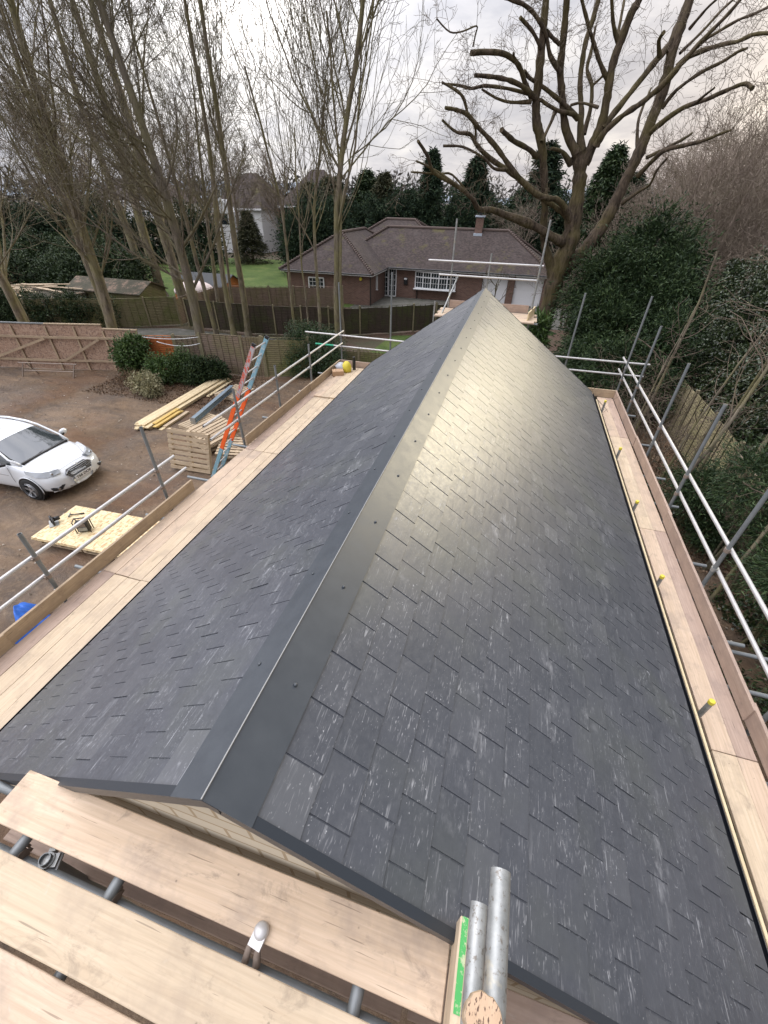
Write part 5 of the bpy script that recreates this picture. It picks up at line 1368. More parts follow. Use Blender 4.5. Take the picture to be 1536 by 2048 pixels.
    # wheels
    for x in (1.20, -1.29):
        for sg in (-1, 1):
            mb = MB(); c = (x, sg * .802, .31)
            mb.lathe([(.20, -.095), (.285, -.10), (.308, -.07), (.310, 0), (.308, .07), (.285, .10), (.20, .095)], c=c, axis='Y', k=32, cap=False)
            w = mb.build('wheel', M_TYRE, parent=root, local=True, smooth=True)
            mb = MB(); yo = sg * .085
            mb.lathe([(.205, -.03), (.21, .0), (.19, .0), (.185, -.05)], c=(c[0], c[1] + yo, c[2]), axis='Y', k=28, cap=False)
            for k_ in range(5):
                a = R(72 * k_ + 18)
                for da in (-.13, .13):
                    mb.bar((c[0] + .03 * math.cos(a), c[1] + yo, c[2] + .03 * math.sin(a)), (c[0] + .195 * math.cos(a + da), c[1] + yo, c[2] + .195 * math.sin(a + da)), .022, .022, up=(0, 1, 0))
            mb.lathe([(.04, -.02), (.045, .012), (.001, .015)] if sg > 0 else [(.001, -.015), (.045, -.012), (.04, .02)], c=(c[0], c[1] + yo, c[2]), axis='Y', k=14)
            mb.build('rim', M_RIM, parent=w, local=True, autosmooth=40)
            mb = MB(); mb.lathe([(.20, -.01), (.001, -.01)], c=(c[0], c[1] + yo * .55, c[2]), axis='Y', k=20, cap=False); mb.build('brake_disc', M_DARK, parent=w, local=True)
            # arch lip, a dark open half ring
            mb = MB()
            mb.tube([(c[0] + .352 * math.cos(R(a_)), sg * (.862 - .0 ), c[2] + .352 * math.sin(R(a_))) for a_ in range(-12, 193, 12)], .012, k=6)
            mb.build('arch_trim', M_PAINT, parent=root, local=True, smooth=True)
            mb = MB(); mb.lathe([(.345, -.12), (.345, .012)] if sg > 0 else [(.345, -.012), (.345, .12)], c=(c[0], sg * .86, c[2]), axis='Y', k=28)
            mb.build('wheel_arch', M_DARK, parent=root, local=True)
    return root, body
car()

# ================================================================== TREES AND PLANTS
class TB:
    """collects tapering branch polylines and turns them into one mesh"""
    def __init__(s): s.g = {}
    def add(s, pts, rad, k=3):
        s.g.setdefault((len(pts), k), []).append((pts, rad))
    def build(s, name, m, parent=None, loc=None):
        VV = []; FF = []; base = 0
        for (n, k), L in s.g.items():
            P = np.array([a for a, _ in L], dtype=float); Rr = np.array([b for _, b in L], dtype=float)
            N = len(L)
            t = np.empty_like(P); t[:, 1:-1] = P[:, 2:] - P[:, :-2]; t[:, 0] = P[:, 1] - P[:, 0]; t[:, -1] = P[:, -1] - P[:, -2]
            t /= np.linalg.norm(t, axis=2, keepdims=True) + 1e-9
            md = P[:, -1] - P[:, 0]
            ref = np.where(np.abs(md[:, 2:3]) > .8 * np.linalg.norm(md, axis=1, keepdims=True), np.array([[1., 0.2, 0]]), np.array([[0.1, .2, 1.]]))[:, None, :]
            u = np.cross(t, ref); u /= np.linalg.norm(u, axis=2, keepdims=True) + 1e-9
            w = np.cross(t, u)
            a = np.arange(k) * 2 * np.pi / k
            V = P[:, :, None] + (u[:, :, None] * np.cos(a)[None, None, :, None] + w[:, :, None] * np.sin(a)[None, None, :, None]) * Rr[:, :, None, None]
            i, j = np.meshgrid(np.arange(n - 1), np.arange(k), indexing='ij')
            q = np.stack([i * k + j, i * k + (j + 1) % k, (i + 1) * k + (j + 1) % k, (i + 1) * k + j], -1).reshape(-1, 4)
            F = (q[None] + (np.arange(N) * n * k)[:, None, None]).reshape(-1, 4) + base
            VV.append(V.reshape(-1, 3)); FF.append(F); base += V.size // 3
        V = np.concatenate(VV)
        o = mesh_np(name, V, np.concatenate(FF), m, smooth=True)
        if parent is not None: o.parent = parent; o.location = -parent.location
        return o
def vrot(d, ax, a):
    c, s_ = math.cos(a), math.sin(a)
    x, y, z = d; u, v, w = ax; k = (u * x + v * y + w * z) * (1 - c)
    return (u * k + x * c + (v * z - w * y) * s_, v * k + y * c + (w * x - u * z) * s_, w * k + z * c + (u * y - v * x) * s_)
def nrm(d):
    l = math.sqrt(d[0] ** 2 + d[1] ** 2 + d[2] ** 2) + 1e-9; return (d[0] / l, d[1] / l, d[2] / l)
def perp(d, r):
    a = (r.uniform(-1, 1), r.uniform(-1, 1), r.uniform(-1, 1))
    c = (d[1] * a[2] - d[2] * a[1], d[2] * a[0] - d[0] * a[2], d[0] * a[1] - d[1] * a[0]); return nrm(c)
def path(p, d, L, n, wob, up, r):
    pts = [p]; dd = d; st = L / (n - 1); ds = [d]
    for i in range(n - 1):
        dd = nrm((dd[0] + r.gauss(0, wob), dd[1] + r.gauss(0, wob), dd[2] + r.gauss(0, wob) + up))
        p = (p[0] + dd[0] * st, p[1] + dd[1] * st, p[2] + dd[2] * st); pts.append(p); ds.append(dd)
    return pts, ds
def grow(tb, tw, p, d, L, r0, lvl, prm, r):
    n = prm['n'][lvl]
    pts, ds = path(p, d, L, n, prm['wob'][lvl], prm['up'][lvl], r)
    rend = max(prm['rmin'], r0 * prm['taper'][lvl])
    rad = [r0 + (rend - r0) * i / (n - 1) for i in range(n)]
    (tb if lvl < prm['twl'] else tw).add(pts, rad, prm['k'][lvl])
    if lvl + 1 >= len(prm['n']): return
    cnt = prm['c'][lvl]
    if lvl > 0: cnt = max(1, int(cnt * r.uniform(.6, 1.3)))
    for i in range(cnt):
        t = prm['t0'][lvl] + (1 - prm['t0'][lvl]) * (i + r.random()) / cnt
        f = t * (n - 1); a = min(int(f), n - 2); f -= a
        q = tuple(pts[a][e] * (1 - f) + pts[a + 1][e] * f for e in range(3))
        ang = R(r.uniform(*prm['ang'][lvl]))
        dd = vrot(ds[a + 1], perp(ds[a + 1], r), ang)
        rr_ = max(prm['rmin'], (rad[a] * (1 - f) + rad[a + 1] * f) * r.uniform(*prm['rr'][lvl]))
        grow(tb, tw, q, dd, L * r.uniform(*prm['lr'][lvl]) * (1.15 - .5 * t), rr_, lvl + 1, prm, r)
def bare_tree(name, loc, label, trunks, prm, seed, mb_=M_BARK_G, mt=M_BARK_O, group=None, cat='tree'):
    root = empty(name, loc, label, cat, group); r = random.Random(seed)
    tb, tw = TB(), TB()
    for (dx, dy, lean, L, r0) in trunks:
        p = (loc[0] + dx, loc[1] + dy, -.05)
        tb.add([p, (p[0] + lean[0] * .05, p[1] + lean[1] * .05, .35)], [r0 * 1.5, r0 * 1.02], 10)
        grow(tb, tw, (p[0] + lean[0] * .05, p[1] + lean[1] * .05, .3), nrm((lean[0], lean[1], 1)), L, r0, 0, prm, r)
    tb.build('trunk', mb_, root); tw.build('twigs', mt, root)
    return root
UPR = dict(n=[12, 9, 7, 5, 4], wob=[.035, .06, .09, .13, .16], up=[.03, .075, .085, .06, .04], taper=[.28, .25, .35, .5, .6], rmin=.006, k=[9, 6, 4, 3, 3], twl=2,
           c=[24, 12, 9, 4], t0=[.24, .12, .1, .1], ang=[(24, 62), (18, 50), (18, 52), (20, 60)], rr=[(.15, .34), (.38, .58), (.5, .7), (.6, .9)], lr=[(.36, .56), (.38, .58), (.34, .52), (.32, .5)])
WAV = dict(n=[12, 13, 10, 7, 4], wob=[.05, .12, .15, .18, .2], up=[.03, .13, .12, .07, .0], taper=[.5, .22, .3, .5, .7], rmin=.006, k=[9, 6, 4, 3, 3], twl=2,
           c=[17, 9, 6, 3], t0=[.36, .12, .12, .15], ang=[(16, 50), (18, 50), (22, 60), (25, 60)], rr=[(.28, .5), (.4, .65), (.5, .7), (.6, .9)], lr=[(.62, .98), (.34, .6), (.3, .5), (.3, .45)])
def P_(base, **k):
    d = dict(base); d.update(k); return d
# left group
bare_tree('bare_tree', (-19.6, 17.8, 0), 'large olive barked tree behind the hoarding, trunk crossing the shed', [(-.2, 0, (.06, .02), 15, .26), (-.5, .4, (-.1, .1), 12.5, .18)], P_(UPR, c=[22, 10, 7, 3], t0=[.16, .1, .1, .1], rmin=.005), 1)
bare_tree('bare_tree', (-12.75, 15.75, 0), 'dark bushy tree with leaning trunk rising beside the orange fence panel', [(0, 0, (-.05, .0), 13.5, .22)], P_(UPR, c=[38, 13, 8, 3], t0=[.2, .1, .1, .1], lr=[(.24, .40), (.36, .52), (.34, .52), (.32, .5)], ang=[(28, 70), (20, 60), (20, 60), (20, 60)]), 2, M_BARK_O)
bare_tree('bare_tree', (-14.6, 21.0, 0), 'group of slim mossy trunks rising together behind the ladder', [(-.35, .3, (-.04, .0), 15, .15), (.45, .5, (.02, .0), 14.5, .17), (-1.3, 0, (-.08, 0), 12, .12)], P_(UPR, rmin=.005, c=[10, 8, 6, 3], t0=[.38, .12, .1, .1], ang=[(12, 34), (14, 40), (18, 50), (20, 60)], lr=[(.34, .6), (.38, .56), (.34, .5), (.3, .5)]), 3)
bare_tree('corkscrew_willow', (-8.75, 21.6, 0), 'tall twisted willow with fan of wavy shoots left of the bungalow', [(0, 0, (-.015, .0), 12.5, .16), (-1.2, .4, (-.05, 0), 10.5, .09), (.35, .1, (-.05, 0), 11.5, .07)], P_(WAV, rmin=.005, c=[16, 7, 6, 3]), 4, M_BARK_G, M_BARK_O)
bare_tree('bare_tree', (-24.5, 17.0, 0), 'dense bare tree cut by the left picture edge', [(0, 0, (.02, .05), 14, .24), (.6, -.5, (.1, -.02), 13, .2)], P_(UPR, c=[20, 10, 7, 3], t0=[.14, .1, .1, .1]), 5)
bare_tree('bare_tree', (-21.5, 25.8, 0), 'tall tree with thick trunk standing on the lawn edge', [(0, 0, (-.05, .0), 17, .33)], P_(UPR, c=[12, 7, 6, 3], rmin=.005), 6)
bare_tree('bare_tree', (-26.5, 29.5, 0), 'straight thick trunk rising beyond the leaf covered shed', [(0, 0, (-.02, .0), 18, .36), (-1.4, .3, (-.07, .0), 17, .30)], P_(UPR, c=[10, 6, 5, 3], rmin=.005), 7)
bare_tree('bare_tree', (-17.0, 23.2, 0), 'slender forked tree behind the dark fence', [(0, 0, (-.03, .0), 11, .12), (.7, .4, (.03, 0), 10, .09)], P_(UPR, c=[14, 9, 7, 3], t0=[.35, .1, .1, .1]), 8)
bare_tree('bare_tree', (-11.4, 22.0, 0), 'thin curving tree between willow and slim trunk group', [(0, 0, (-.06, .0), 10.5, .075), (.9, -.3, (-.02, .0), 8.5, .05)], P_(WAV, c=[11, 6, 5, 2]), 9)
# far bare trees behind the lawn: one grown, then copied
far0 = bare_tree('far_bare_tree', (-38, 46, 0), 'brown bare tree beyond the lawn, leftmost', [(0, 0, (0, 0), 11, .25)], P_(UPR, c=[22, 9, 7, 3], rmin=.014), 10, M_BARK_B, M_BARK_B, 'bare trees beyond the lawn')
for i, (x, y, s_, rz) in enumerate([(-46, 42, 1.1, 1), (-33, 52, .9, 2), (-54, 50, 1.2, 3), (-42, 56, 1, 4), (-60, 40, 1.1, 5), (-30, 57, .8, .4), (-70, 62, 1.2, 1.4)]):
    c = copy_tree(far0); c.location = (x, y, 0); c.scale = (s_, s_, s_ * .95); c.rotation_euler = (0, 0, rz)
    c['label'] = 'brown bare tree beyond the lawn, %s' % ['left of the white house', 'just behind the lawn edge', 'far left middle', 'right behind the first', 'at the left edge', 'nearest the white house roof', 'farthest left'][i]

# ------------------------------------------------------------------ oak, limbs laid out with their own depths
CR = np.array(ROT)
def w_at(x, y, Y):
    r_ = CR @ np.array([x - 768, -(y - 1024), -820.0]); t = Y / r_[1]
    return (r_[0] * t, Y, 6.4 + r_[2] * t), (-(CR[:, 2] @ (r_ * t))) / 820
def oak():
    root = empty('oak_tree', (1.7, 22, 0), 'great pollarded oak with many sawn limbs beyond the roof ridge', 'tree')
    tb, tw, cutm = TB(), TB(), MB(); r = random.Random(21)
    A = lambda L: [(x / 2.272 + 860, y / 2.272, w / 2.272) for x, y, w in L]
    B = lambda L: [(x / 4.453 + 1000, y / 4.453 + 300, w / 4.453) for x, y, w in L]
    limbs = [  # points (x, y, width), depth at start, depth at end
        (B([(300, 1900, 150), (330, 1750, 140), (370, 1600, 132), (430, 1400, 132), (480, 1200, 150), (540, 1020, 160), (610, 850, 150), (650, 650, 132), (685, 450, 115), (708, 250, 112), (715, 120, 125), (705, 30, 130)]), 22, 22),
        (B([(470, 1120, 90), (430, 960, 76), (398, 850, 66), (385, 700, 62), (398, 550, 64), (395, 350, 60), (388, 180, 62)]) + A([(505, 640, 40), (485, 560, 38), (482, 470, 38), (495, 350, 38), (508, 200, 35), (520, 80, 32), (532, -60, 30), (540, -160, 26)]), 22, 20.6),
        (B([(520, 1120, 120), (640, 1000, 115), (760, 880, 112), (880, 720, 108), (980, 560, 104), (1080, 350, 96), (1180, 150, 92), (1240, 20, 90)]) + A([(1000, 560, 44), (1045, 450, 44), (1080, 330, 44), (1110, 190, 46), (1155, 70, 42), (1200, -60, 38), (1230, -160, 30)]), 22.2, 23.5),
        (A([(690, 735, 56), (640, 650, 38), (612, 560, 33), (601, 430, 31), (591, 320, 33), (604, 200, 30), (615, 80, 28), (626, -60, 26), (630, -150, 20)]), 22, 21),
        (A([(592, 330, 24), (545, 250, 19), (525, 150, 16), (470, 60, 18), (420, 18, 17), (340, -10, 15)]), 21.3, 20),
        (A([(692, 720, 44), (682, 600, 30), (688, 500, 25), (682, 400, 23), (690, 290, 22), (710, 180, 22), (740, 90, 22), (765, 0, 22), (790, -70, 18)]), 22, 22.6),
        (A([(698, 610, 22), (728, 500, 17), (736, 390, 17), (714, 315, 16), (735, 220, 13), (752, 120, 10)]), 22.4, 23.2),
        (A([(736, 390, 11), (765, 365, 10), (790, 338, 9)]), 22.8, 22.6),
        (A([(700, 740, 60), (745, 645, 46), (780, 560, 40), (800, 470, 36), (815, 370, 35), (840, 260, 34), (880, 150, 34), (915, 60, 36), (950, 0, 30), (975, -70, 24)]), 22, 21.5),
        (A([(806, 360, 22), (770, 280, 18), (745, 200, 17), (720, 115, 16), (695, 20, 16), (682, -50, 13)]), 21.8, 20.6),
        (A([(852, 190, 19), (832, 100, 16), (826, 0, 14), (822, -60, 12)]), 21.7, 21),
        (A([(852, 165, 14), (870, 70, 12), (885, -10, 11)]), 21.7, 22.4),
        (A([(755, 660, 34), (800, 592, 27), (880, 522, 24), (960, 468, 24), (1040, 402, 24), (1105, 335, 25), (1155, 275, 22), (1240, 180, 18), (1330, 90, 16), (1410, 0, 14), (1455, -60, 12)]), 21.8, 20),
        (A([(780, 585, 30), (860, 485, 27), (950, 372, 27), (1030, 272, 30), (1090, 205, 30)]), 21.8, 23.3),
        (A([(1042, 255, 20), (1040, 185, 17), (1062, 148, 16)]), 22.6, 22),
        (B([(640, 720, 70), (620, 600, 62), (560, 490, 50), (500, 440, 46), (430, 430, 44)]) + A([(480, 880, 24), (418, 822, 24), (350, 738, 22), (290, 655, 21), (220, 580, 20), (172, 522, 20), (120, 500, 16), (70, 490, 15)]), 22, 18.8),
        (B([(620, 640, 40), (560, 560, 46), (480, 500, 44)]) + A([(460, 860, 26), (370, 785, 23), (270, 718, 21), (210, 655, 18), (182, 610, 16), (120, 600, 13), (55, 545, 11)]), 22, 20),
        (A([(172, 522, 14), (150, 442, 13), (105, 402, 12), (55, 375, 10)]), 19.4, 18.8),
        (A([(205, 650, 12), (206, 580, 11), (178, 530, 10)]), 20.2, 19.6),
        (A([(350, 772, 16), (290, 765, 12), (240, 715, 11), (150, 668, 10), (60, 663, 10)]), 20.6, 19.8),
        (A([(478, 448, 26), (430, 400, 21), (370, 368, 19), (290, 350, 18), (205, 342, 15)]), 21, 19),
        (A([(445, 425, 16), (350, 402, 14), (250, 390, 13), (190, 402, 14), (130, 388, 11), (60, 380, 8)]), 20.8, 19.2),
        (A([(460, 462, 20), (370, 465, 12), (300, 445, 11), (235, 405, 9)]), 20.8, 20.2),
        (A([(464, 450, 24), (430, 370, 20), (405, 300, 21), (350, 250, 23), (270, 236, 22), (186, 241, 22)]), 21, 19.4),
        (A([(385, 270, 12), (378, 240, 9)]), 20.2, 20),
        (A([(195, 212, 7), (206, 160, 5.5), (212, 118, 5.5), (150, 142, 4), (90, 145, 3), (30, 85, 3)]), 19.3, 18.6),
        (A([(503, 215, 18), (470, 150, 15), (440, 112, 15), (410, 80, 15)]), 20.8, 20.2),
        (A([(485, 712, 22), (440, 672, 21), (380, 640, 21), (325, 590, 20)]), 21.2, 19.4),
        (A([(672, 540, 24), (610, 475, 20), (520, 400, 18), (450, 352, 15), (430, 320, 12)]), 21.9, 20.6),
        (A([(660, 520, 18), (575, 500, 17), (500, 452, 15)]), 21.7, 21),
        (A([(508, 645, 17), (548, 560, 14), (568, 510, 20)]), 21, 21.8),
        (A([(640, 745, 30), (600, 690, 18), (550, 675, 14)]), 22, 21.3),
        (A([(640, 478, 12), (690, 468, 10), (765, 488, 15)]), 21.6, 21.2),
        (A([(528, 140, 17), (560, 175, 16), (588, 200, 17)]), 20.9, 21.2),
        (A([(990, 612, 26), (1050, 560, 22), (1150, 490, 22), (1260, 450, 20), (1350, 410, 18), (1430, 380, 18), (1465, 402, 17)]), 22.9, 21),
        (A([(1200, 474, 13), (1250, 432, 10), (1292, 400, 9)]), 22, 21),
        (A([(1055, 490, 19), (1120, 410, 16), (1230, 330, 15), (1330, 280, 14), (1400, 235, 13), (1440, 220, 11)]), 23, 21.8),
        (A([(1085, 350, 22), (1160, 270, 20), (1240, 230, 20), (1330, 202, 18), (1400, 188, 16), (1470, 157, 16), (1560, 150, 14)]), 23, 20.8),
        (A([(1120, 300, 20), (1240, 190, 14), (1300, 150, 12), (1400, 92, 12), (1480, 60, 11), (1570, 15, 10)]), 23.1, 22),
        (A([(1135, 242, 14), (1230, 150, 11), (1330, 42, 11), (1400, -20, 9)]), 23.2, 24),
        (A([(1180, 130, 14), (1255, 42, 11), (1310, -10, 9)]), 23.3, 22.4),
        (A([(945, 800, 22), (1010, 732, 18), (1070, 682, 18), (1150, 662, 18), (1240, 640, 15), (1310, 612, 12), (1365, 592, 10)]), 22.6, 20.4),
        (A([(985, 716, 15), (1080, 670, 13), (1150, 632, 12), (1190, 606, 11)]), 22.8, 23.6),
        (A([(870, 925, 18), (950, 870, 13), (1000, 838, 11), (1030, 775, 11), (1078, 718, 9)]), 22.4, 21.2),
        (A([(942, 668, 16), (945, 560, 14), (970, 480, 11), (1005, 400, 8)]), 22.9, 24),
        ([(1128, 486, 20), (1112, 478, 17), (1068, 452, 15), (1013, 431, 13.5), (985, 420, 11), (958, 418, 9.5), (943, 396, 9), (913, 371, 8), (868, 345, 7), (855, 312, 6.5), (836, 282, 6)], 22, 17.8),
        ([(913, 371, 6), (885, 350, 5), (850, 330, 4), (832, 322, 3)], 19, 18.4),
        ([(943, 396, 5), (905, 350, 4), (875, 348, 4), (822, 344, 3)], 19.6, 18.5),
    ]
    for L, Ya, Yb in limbs:
        pts = []; rad = []
        n0 = len(L)
        dens = []
        for i in range(n0 - 1):   # smooth with catmull-rom, a little knobbly
            p0, p1, p2, p3 = L[max(i - 1, 0)], L[i], L[i + 1], L[min(i + 2, n0 - 1)]
            for k in range(4):
                t = k / 4
                dens.append(tuple(.5 * (2 * p1[e] + (p2[e] - p0[e]) * t + (2 * p0[e] - 5 * p1[e] + 4 * p2[e] - p3[e]) * t * t + (3 * p1[e] - p0[e] - 3 * p2[e] + p3[e]) * t ** 3) for e in range(3)))
        dens.append(L[-1])
        for i, (x, y, w) in enumerate(dens):
            f = i / (len(dens) - 1); Y = Ya + (Yb - Ya) * f
            P, sc = w_at(x + r.gauss(0, w * .02), y + r.gauss(0, w * .02), Y)
            pts.append(P); rad.append(max(.022, w * sc * .50 * (1 + r.gauss(0, .08))))
        tb.add(pts, rad, 12 if L[0][2] > 20 else 8)
        tb.add([pts[-1], tuple(pts[-1][e] + (pts[-1][e] - pts[-2][e]) * .01 for e in range(3))], [rad[-1], .001], 8)
        # fine regrowth
        for q in range(max(1, int(len(pts) / 3.6))):
            if L[0][2] > 26 and r.random() < .7: continue
            j = r.randrange(max(1, len(pts) // 3), len(pts)); d0 = nrm(tuple(pts[j][e] - pts[j - 1][e] for e in range(3)))
            d1 = vrot(d0, perp(d0, r), R(r.uniform(25, 80)))
            grow(tw, tw, pts[j], d1, r.uniform(.5, 1.5), .008, 0, dict(n=[7, 5, 4], wob=[.28, .32, .35], up=[.05, .02, 0], taper=[.6, .7, .8], rmin=.0045, k=[3, 3, 3], twl=0, c=[5, 3], t0=[.2, .2], ang=[(25, 75), (30, 80)], rr=[(.7, .9), (.8, 1)], lr=[(.4, .7), (.4, .7)]), r)
    tb.build('trunk', M_OAK, root); tw.build('twigs', M_TWIG, root)
oak()

# ------------------------------------------------------------------ foliage
def leaf_mesh(name, C, D, L, W, m, parent=None, jit=0.6, curl=0.0, seed=0):
    """C centres, D main directions; one small folded leaf or spray per centre"""
    g_ = np.random.default_rng(seed)
    N = len(C)
    D = D + g_.normal(0, jit, (N, 3)); D /= np.linalg.norm(D, axis=1, keepdims=True) + 1e-9
    A = g_.normal(0, 1, (N, 3)); S = np.cross(D, A); S /= np.linalg.norm(S, axis=1, keepdims=True) + 1e-9
    Nn = np.cross(S, D)
    l = (L * g_.uniform(.6, 1.4, (N, 1))); w = (W * g_.uniform(.7, 1.3, (N, 1)))
    v0 = C; v1 = C + D * l * .45 + S * w * .5 + Nn * l * .06; v2 = C + D * l - Nn * l * curl; v3 = C + D * l * .45 - S * w * .5 + Nn * l * .06
    V = np.stack([v0, v1, v2, v3], 1).reshape(-1, 3)
    F = np.arange(4 * N).reshape(N, 4)
    o = mesh_np(name, V, F, m)
    if parent is not None: o.parent = parent; o.location = -parent.location
    return o
def blob_points(blobs, n, seed, shell=(.72, 1.02), lump=.16, zmin=.05):
    """points and outward directions on the lumpy skins of overlapping ellipsoids"""
    g_ = np.random.default_rng(seed)
    w = np.array([b[3] * b[4] + b[4] * b[5] + b[3] * b[5] for b in blobs]); w = w / w.sum()
    idx = g_.choice(len(blobs), n, p=w); Bq = np.array(blobs, dtype=float)[idx]
    d = g_.normal(0, 1, (n, 3)); d /= np.linalg.norm(d, axis=1, keepdims=True)
    ph = g_.uniform(0, 6, (6, 1)); fr = g_.normal(0, 4, (6, 3))
    lm = sum(np.sin(d @ fr[k] + ph[k] + Bq[:, 0] * 3) for k in range(6)) / 6
    rad = g_.uniform(shell[0], shell[1], n) * (1 + lump * 1.6 * lm)
    P = Bq[:, :3] + d * Bq[:, 3:6] * rad[:, None]
    # discard points well inside another blob
    keep = P[:, 2] > zmin
    for b in blobs:
        q = ((P - np.array(b[:3])) / np.array(b[3:6])); keep &= ~((q ** 2).sum(1) < .45)
    return P[keep], d[keep]
def shrub(name, label, blobs, n, L, W, m, seed, cat='shrub', clumps=0, lump=.16, jit=.6, core=True, group=None, droop=0.0, extra=None, loc=None, stems=True):
    loc = loc or (blobs[0][0], blobs[0][1], 0)
    root = empty(name, loc, label, cat, group)
    if clumps:
        Cc, Dc = blob_points(blobs, clumps, seed, lump=lump); g_ = np.random.default_rng(seed + 1)
        k = max(1, n // len(Cc)); cs = g_.uniform(.5, 1.4, (len(Cc), 1, 1))
        off = g_.normal(0, 1, (len(Cc), k, 3)) * (L * 1.1) * cs
        P = (Cc[:, None] + off + Dc[:, None] * g_.uniform(-.8, 2.4, (len(Cc), k, 1)) * L * cs).reshape(-1, 3); D = np.repeat(Dc, k, 0)
    else: P, D = blob_points(blobs, n, seed, shell=(.55, 1.12), lump=lump * 2.0)
    D = D + np.array([0, 0, -droop])
    leaf_mesh('foliage', P, D, L, W, m, root, jit=jit, seed=seed + 2, curl=.15)
    if core:
        tb = TB(); r = random.Random(seed)
        for b in blobs:
            for q in range(5):
                e = (b[0] + r.uniform(-.5, .5) * b[3], b[1] + r.uniform(-.5, .5) * b[4], b[2] + r.uniform(-.1, .7) * b[5])
                s0 = (b[0] + r.uniform(-.15, .15) * b[3], b[1] + r.uniform(-.15, .15) * b[4], 0)
                md = tuple((s0[k_] + e[k_]) / 2 + r.uniform(-.1, .1) for k_ in range(3))
                tb.add([s0, md, e], [.03, .02, .008], 5)
        tb.build('stems', M_BARK_O, root)
        # dense inner twiggy mass that stops see-through
        Pi, Di = blob_points([(b[0], b[1], b[2], b[3] * .72, b[4] * .72, b[5] * .72) for b in blobs], int(n * .22) + 200, seed + 9, shell=(.5, 1.0))
        leaf_mesh('inner_foliage', Pi, Di, L * 2.0, W * 2.6, m, root, jit=1.0, seed=seed + 5)
    return root
# yew and evergreen mass right of the oak
def rb(n, x, y, z, r_, seed):
    g_ = random.Random(seed); out = []
    for i in range(n): out.append((g_.uniform(*x), g_.uniform(*y), g_.uniform(*z), g_.uniform(*r_), g_.uniform(*r_), g_.uniform(*r_) * .9))
    return out
shrub('yew_tree', 'dark spreading yew right of the oak trunk behind the far scaffold', [(4.6, 20.5, 2.2, 1.9, 1.8, 2.2), (3.9, 19.0, 1.6, 1.4, 1.3, 1.7), (5.0, 21.6, 3.6, 1.9, 1.7, 1.8), (3.4, 21.2, 3.3, 1.2, 1.1, 1.3), (5.6, 19.6, 2.5, 1.4, 1.3, 1.6), (4.9, 21.8, 4.9, 1.2, 1.2, 1.1), (3.5, 18.2, 1.0, 1.0, 1.0, 1.1), (5.9, 21.0, 4.3, .9, .9, .9), (3.4, 19.6, 2.6, .8, .9, 1.0)],
      70000, .17, .042, M_LEAF_YEW, 31, 'tree', clumps=1300, lump=.42, jit=.45, droop=.25)
shrub('yew_tree', 'lower dark yew sweeping down towards the right fence end', [(4.4, 16.6, 1.3, 1.3, 1.2, 1.4), (3.2, 16.8, .9, 1.1, 1.0, 1.0), (5.3, 17.2, 1.9, 1.1, 1.1, 1.4), (3.0, 16.2, .6, .8, .8, .7)], 26000, .13, .04, M_LEAF_YEW, 32, 'tree', clumps=800, lump=.4, jit=.5, droop=.25)
shrub('ivy_thicket', 'glossy ivy and holly thicket filling the right edge beyond the fence',
      [(8.2, 13.5, 2.6, 1.9, 2.2, 2.4), (8.6, 10.2, 2.4, 1.9, 2.0, 2.3), (8.0, 16.8, 3.0, 1.6, 2.0, 2.5), (8.9, 16.5, 4.2, 1.4, 2.0, 1.7), (9.2, 18.6, 3.8, 1.7, 1.8, 2.4), (7.5, 12.2, 1.2, 1.0, 1.6, 1.3), (8.4, 7.0, 2.2, 1.7, 2.0, 2.0), (7.3, 15.6, 1.5, .9, 1.4, 1.4), (9.4, 11.5, 3.6, 1.4, 2.0, 1.5)],
      95000, .08, .06, M_LEAF_IVY, 33, 'thicket', clumps=4200, lump=.3, jit=1.1)
shrub('ivy_thicket', 'dark ivy clad undergrowth at far right beyond the meadow gap', [(9.8, 22.5, 2.0, 1.6, 1.6, 2.0), (11.2, 20.5, 2.8, 1.6, 1.8, 2.4), (8.7, 20.3, 1.5, 1.0, 1.2, 1.5)], 26000, .085, .065, M_LEAF_IVY, 34, 'thicket', clumps=1400, jit=1.1)
shrub('ivy_clad_trunk', 'leaning trunk wrapped in ivy in front of the meadow', [(6.9 + .35 * i * .5, 21.0 + .1 * i, .4 + .55 * i, .33, .33, .45) for i in range(8)], 9000, .08, .06, M_LEAF_IVY, 35, 'tree', jit=1.0)
shrub('box_hedge', 'clipped dark green box bush behind the left rails', [(-8.7, 16.9, .9, .9, .7, 1.0), (-7.6, 16.9, 1.0, .9, .7, 1.05), (-8.1, 17.0, 1.5, 1.1, .6, .65), (-7.1, 16.7, .7, .7, .6, .8), (-8.4, 16.5, .6, .9, .5, .7)], 34000, .05, .032, M_LEAF_BOX, 36, 'hedge', jit=.9)
shrub('laurel_shrub', 'upright glossy green shrub beside the orange fence panel', [(-15.2, 14.1, .95, .62, .55, .65), (-14.9, 14.3, 1.35, .45, .4, .38), (-15.5, 14.2, .5, .4, .4, .5)], 3600, .13, .05, M_LEAF_SHR, 37, jit=.8)
shrub('green_shrub', 'low bright green shrub in front of the leaning trunk', [(-13.6, 13.9, .55, .75, .55, .6), (-12.9, 14.4, .6, .6, .5, .65)], 6500, .09, .04, M_LEAF_SHR, 38, jit=.9)
shrub('green_shrub', 'dark green shrub at the foot of the weathered fence', [(-12.2, 14.3, .5, .65, .5, .6), (-11.6, 14.8, .45, .5, .4, .5)], 6000, .09, .05, M_LEAF_YEW, 39, jit=.9)
shrub('variegated_shrub', 'pale cream leaved low shrub nearest the yard', [(-13.4, 12.7, .4, .55, .5, .45), (-13.0, 12.5, .3, .35, .35, .3)], 3200, .07, .035, M_LEAF_PALE, 40, jit=1.0)
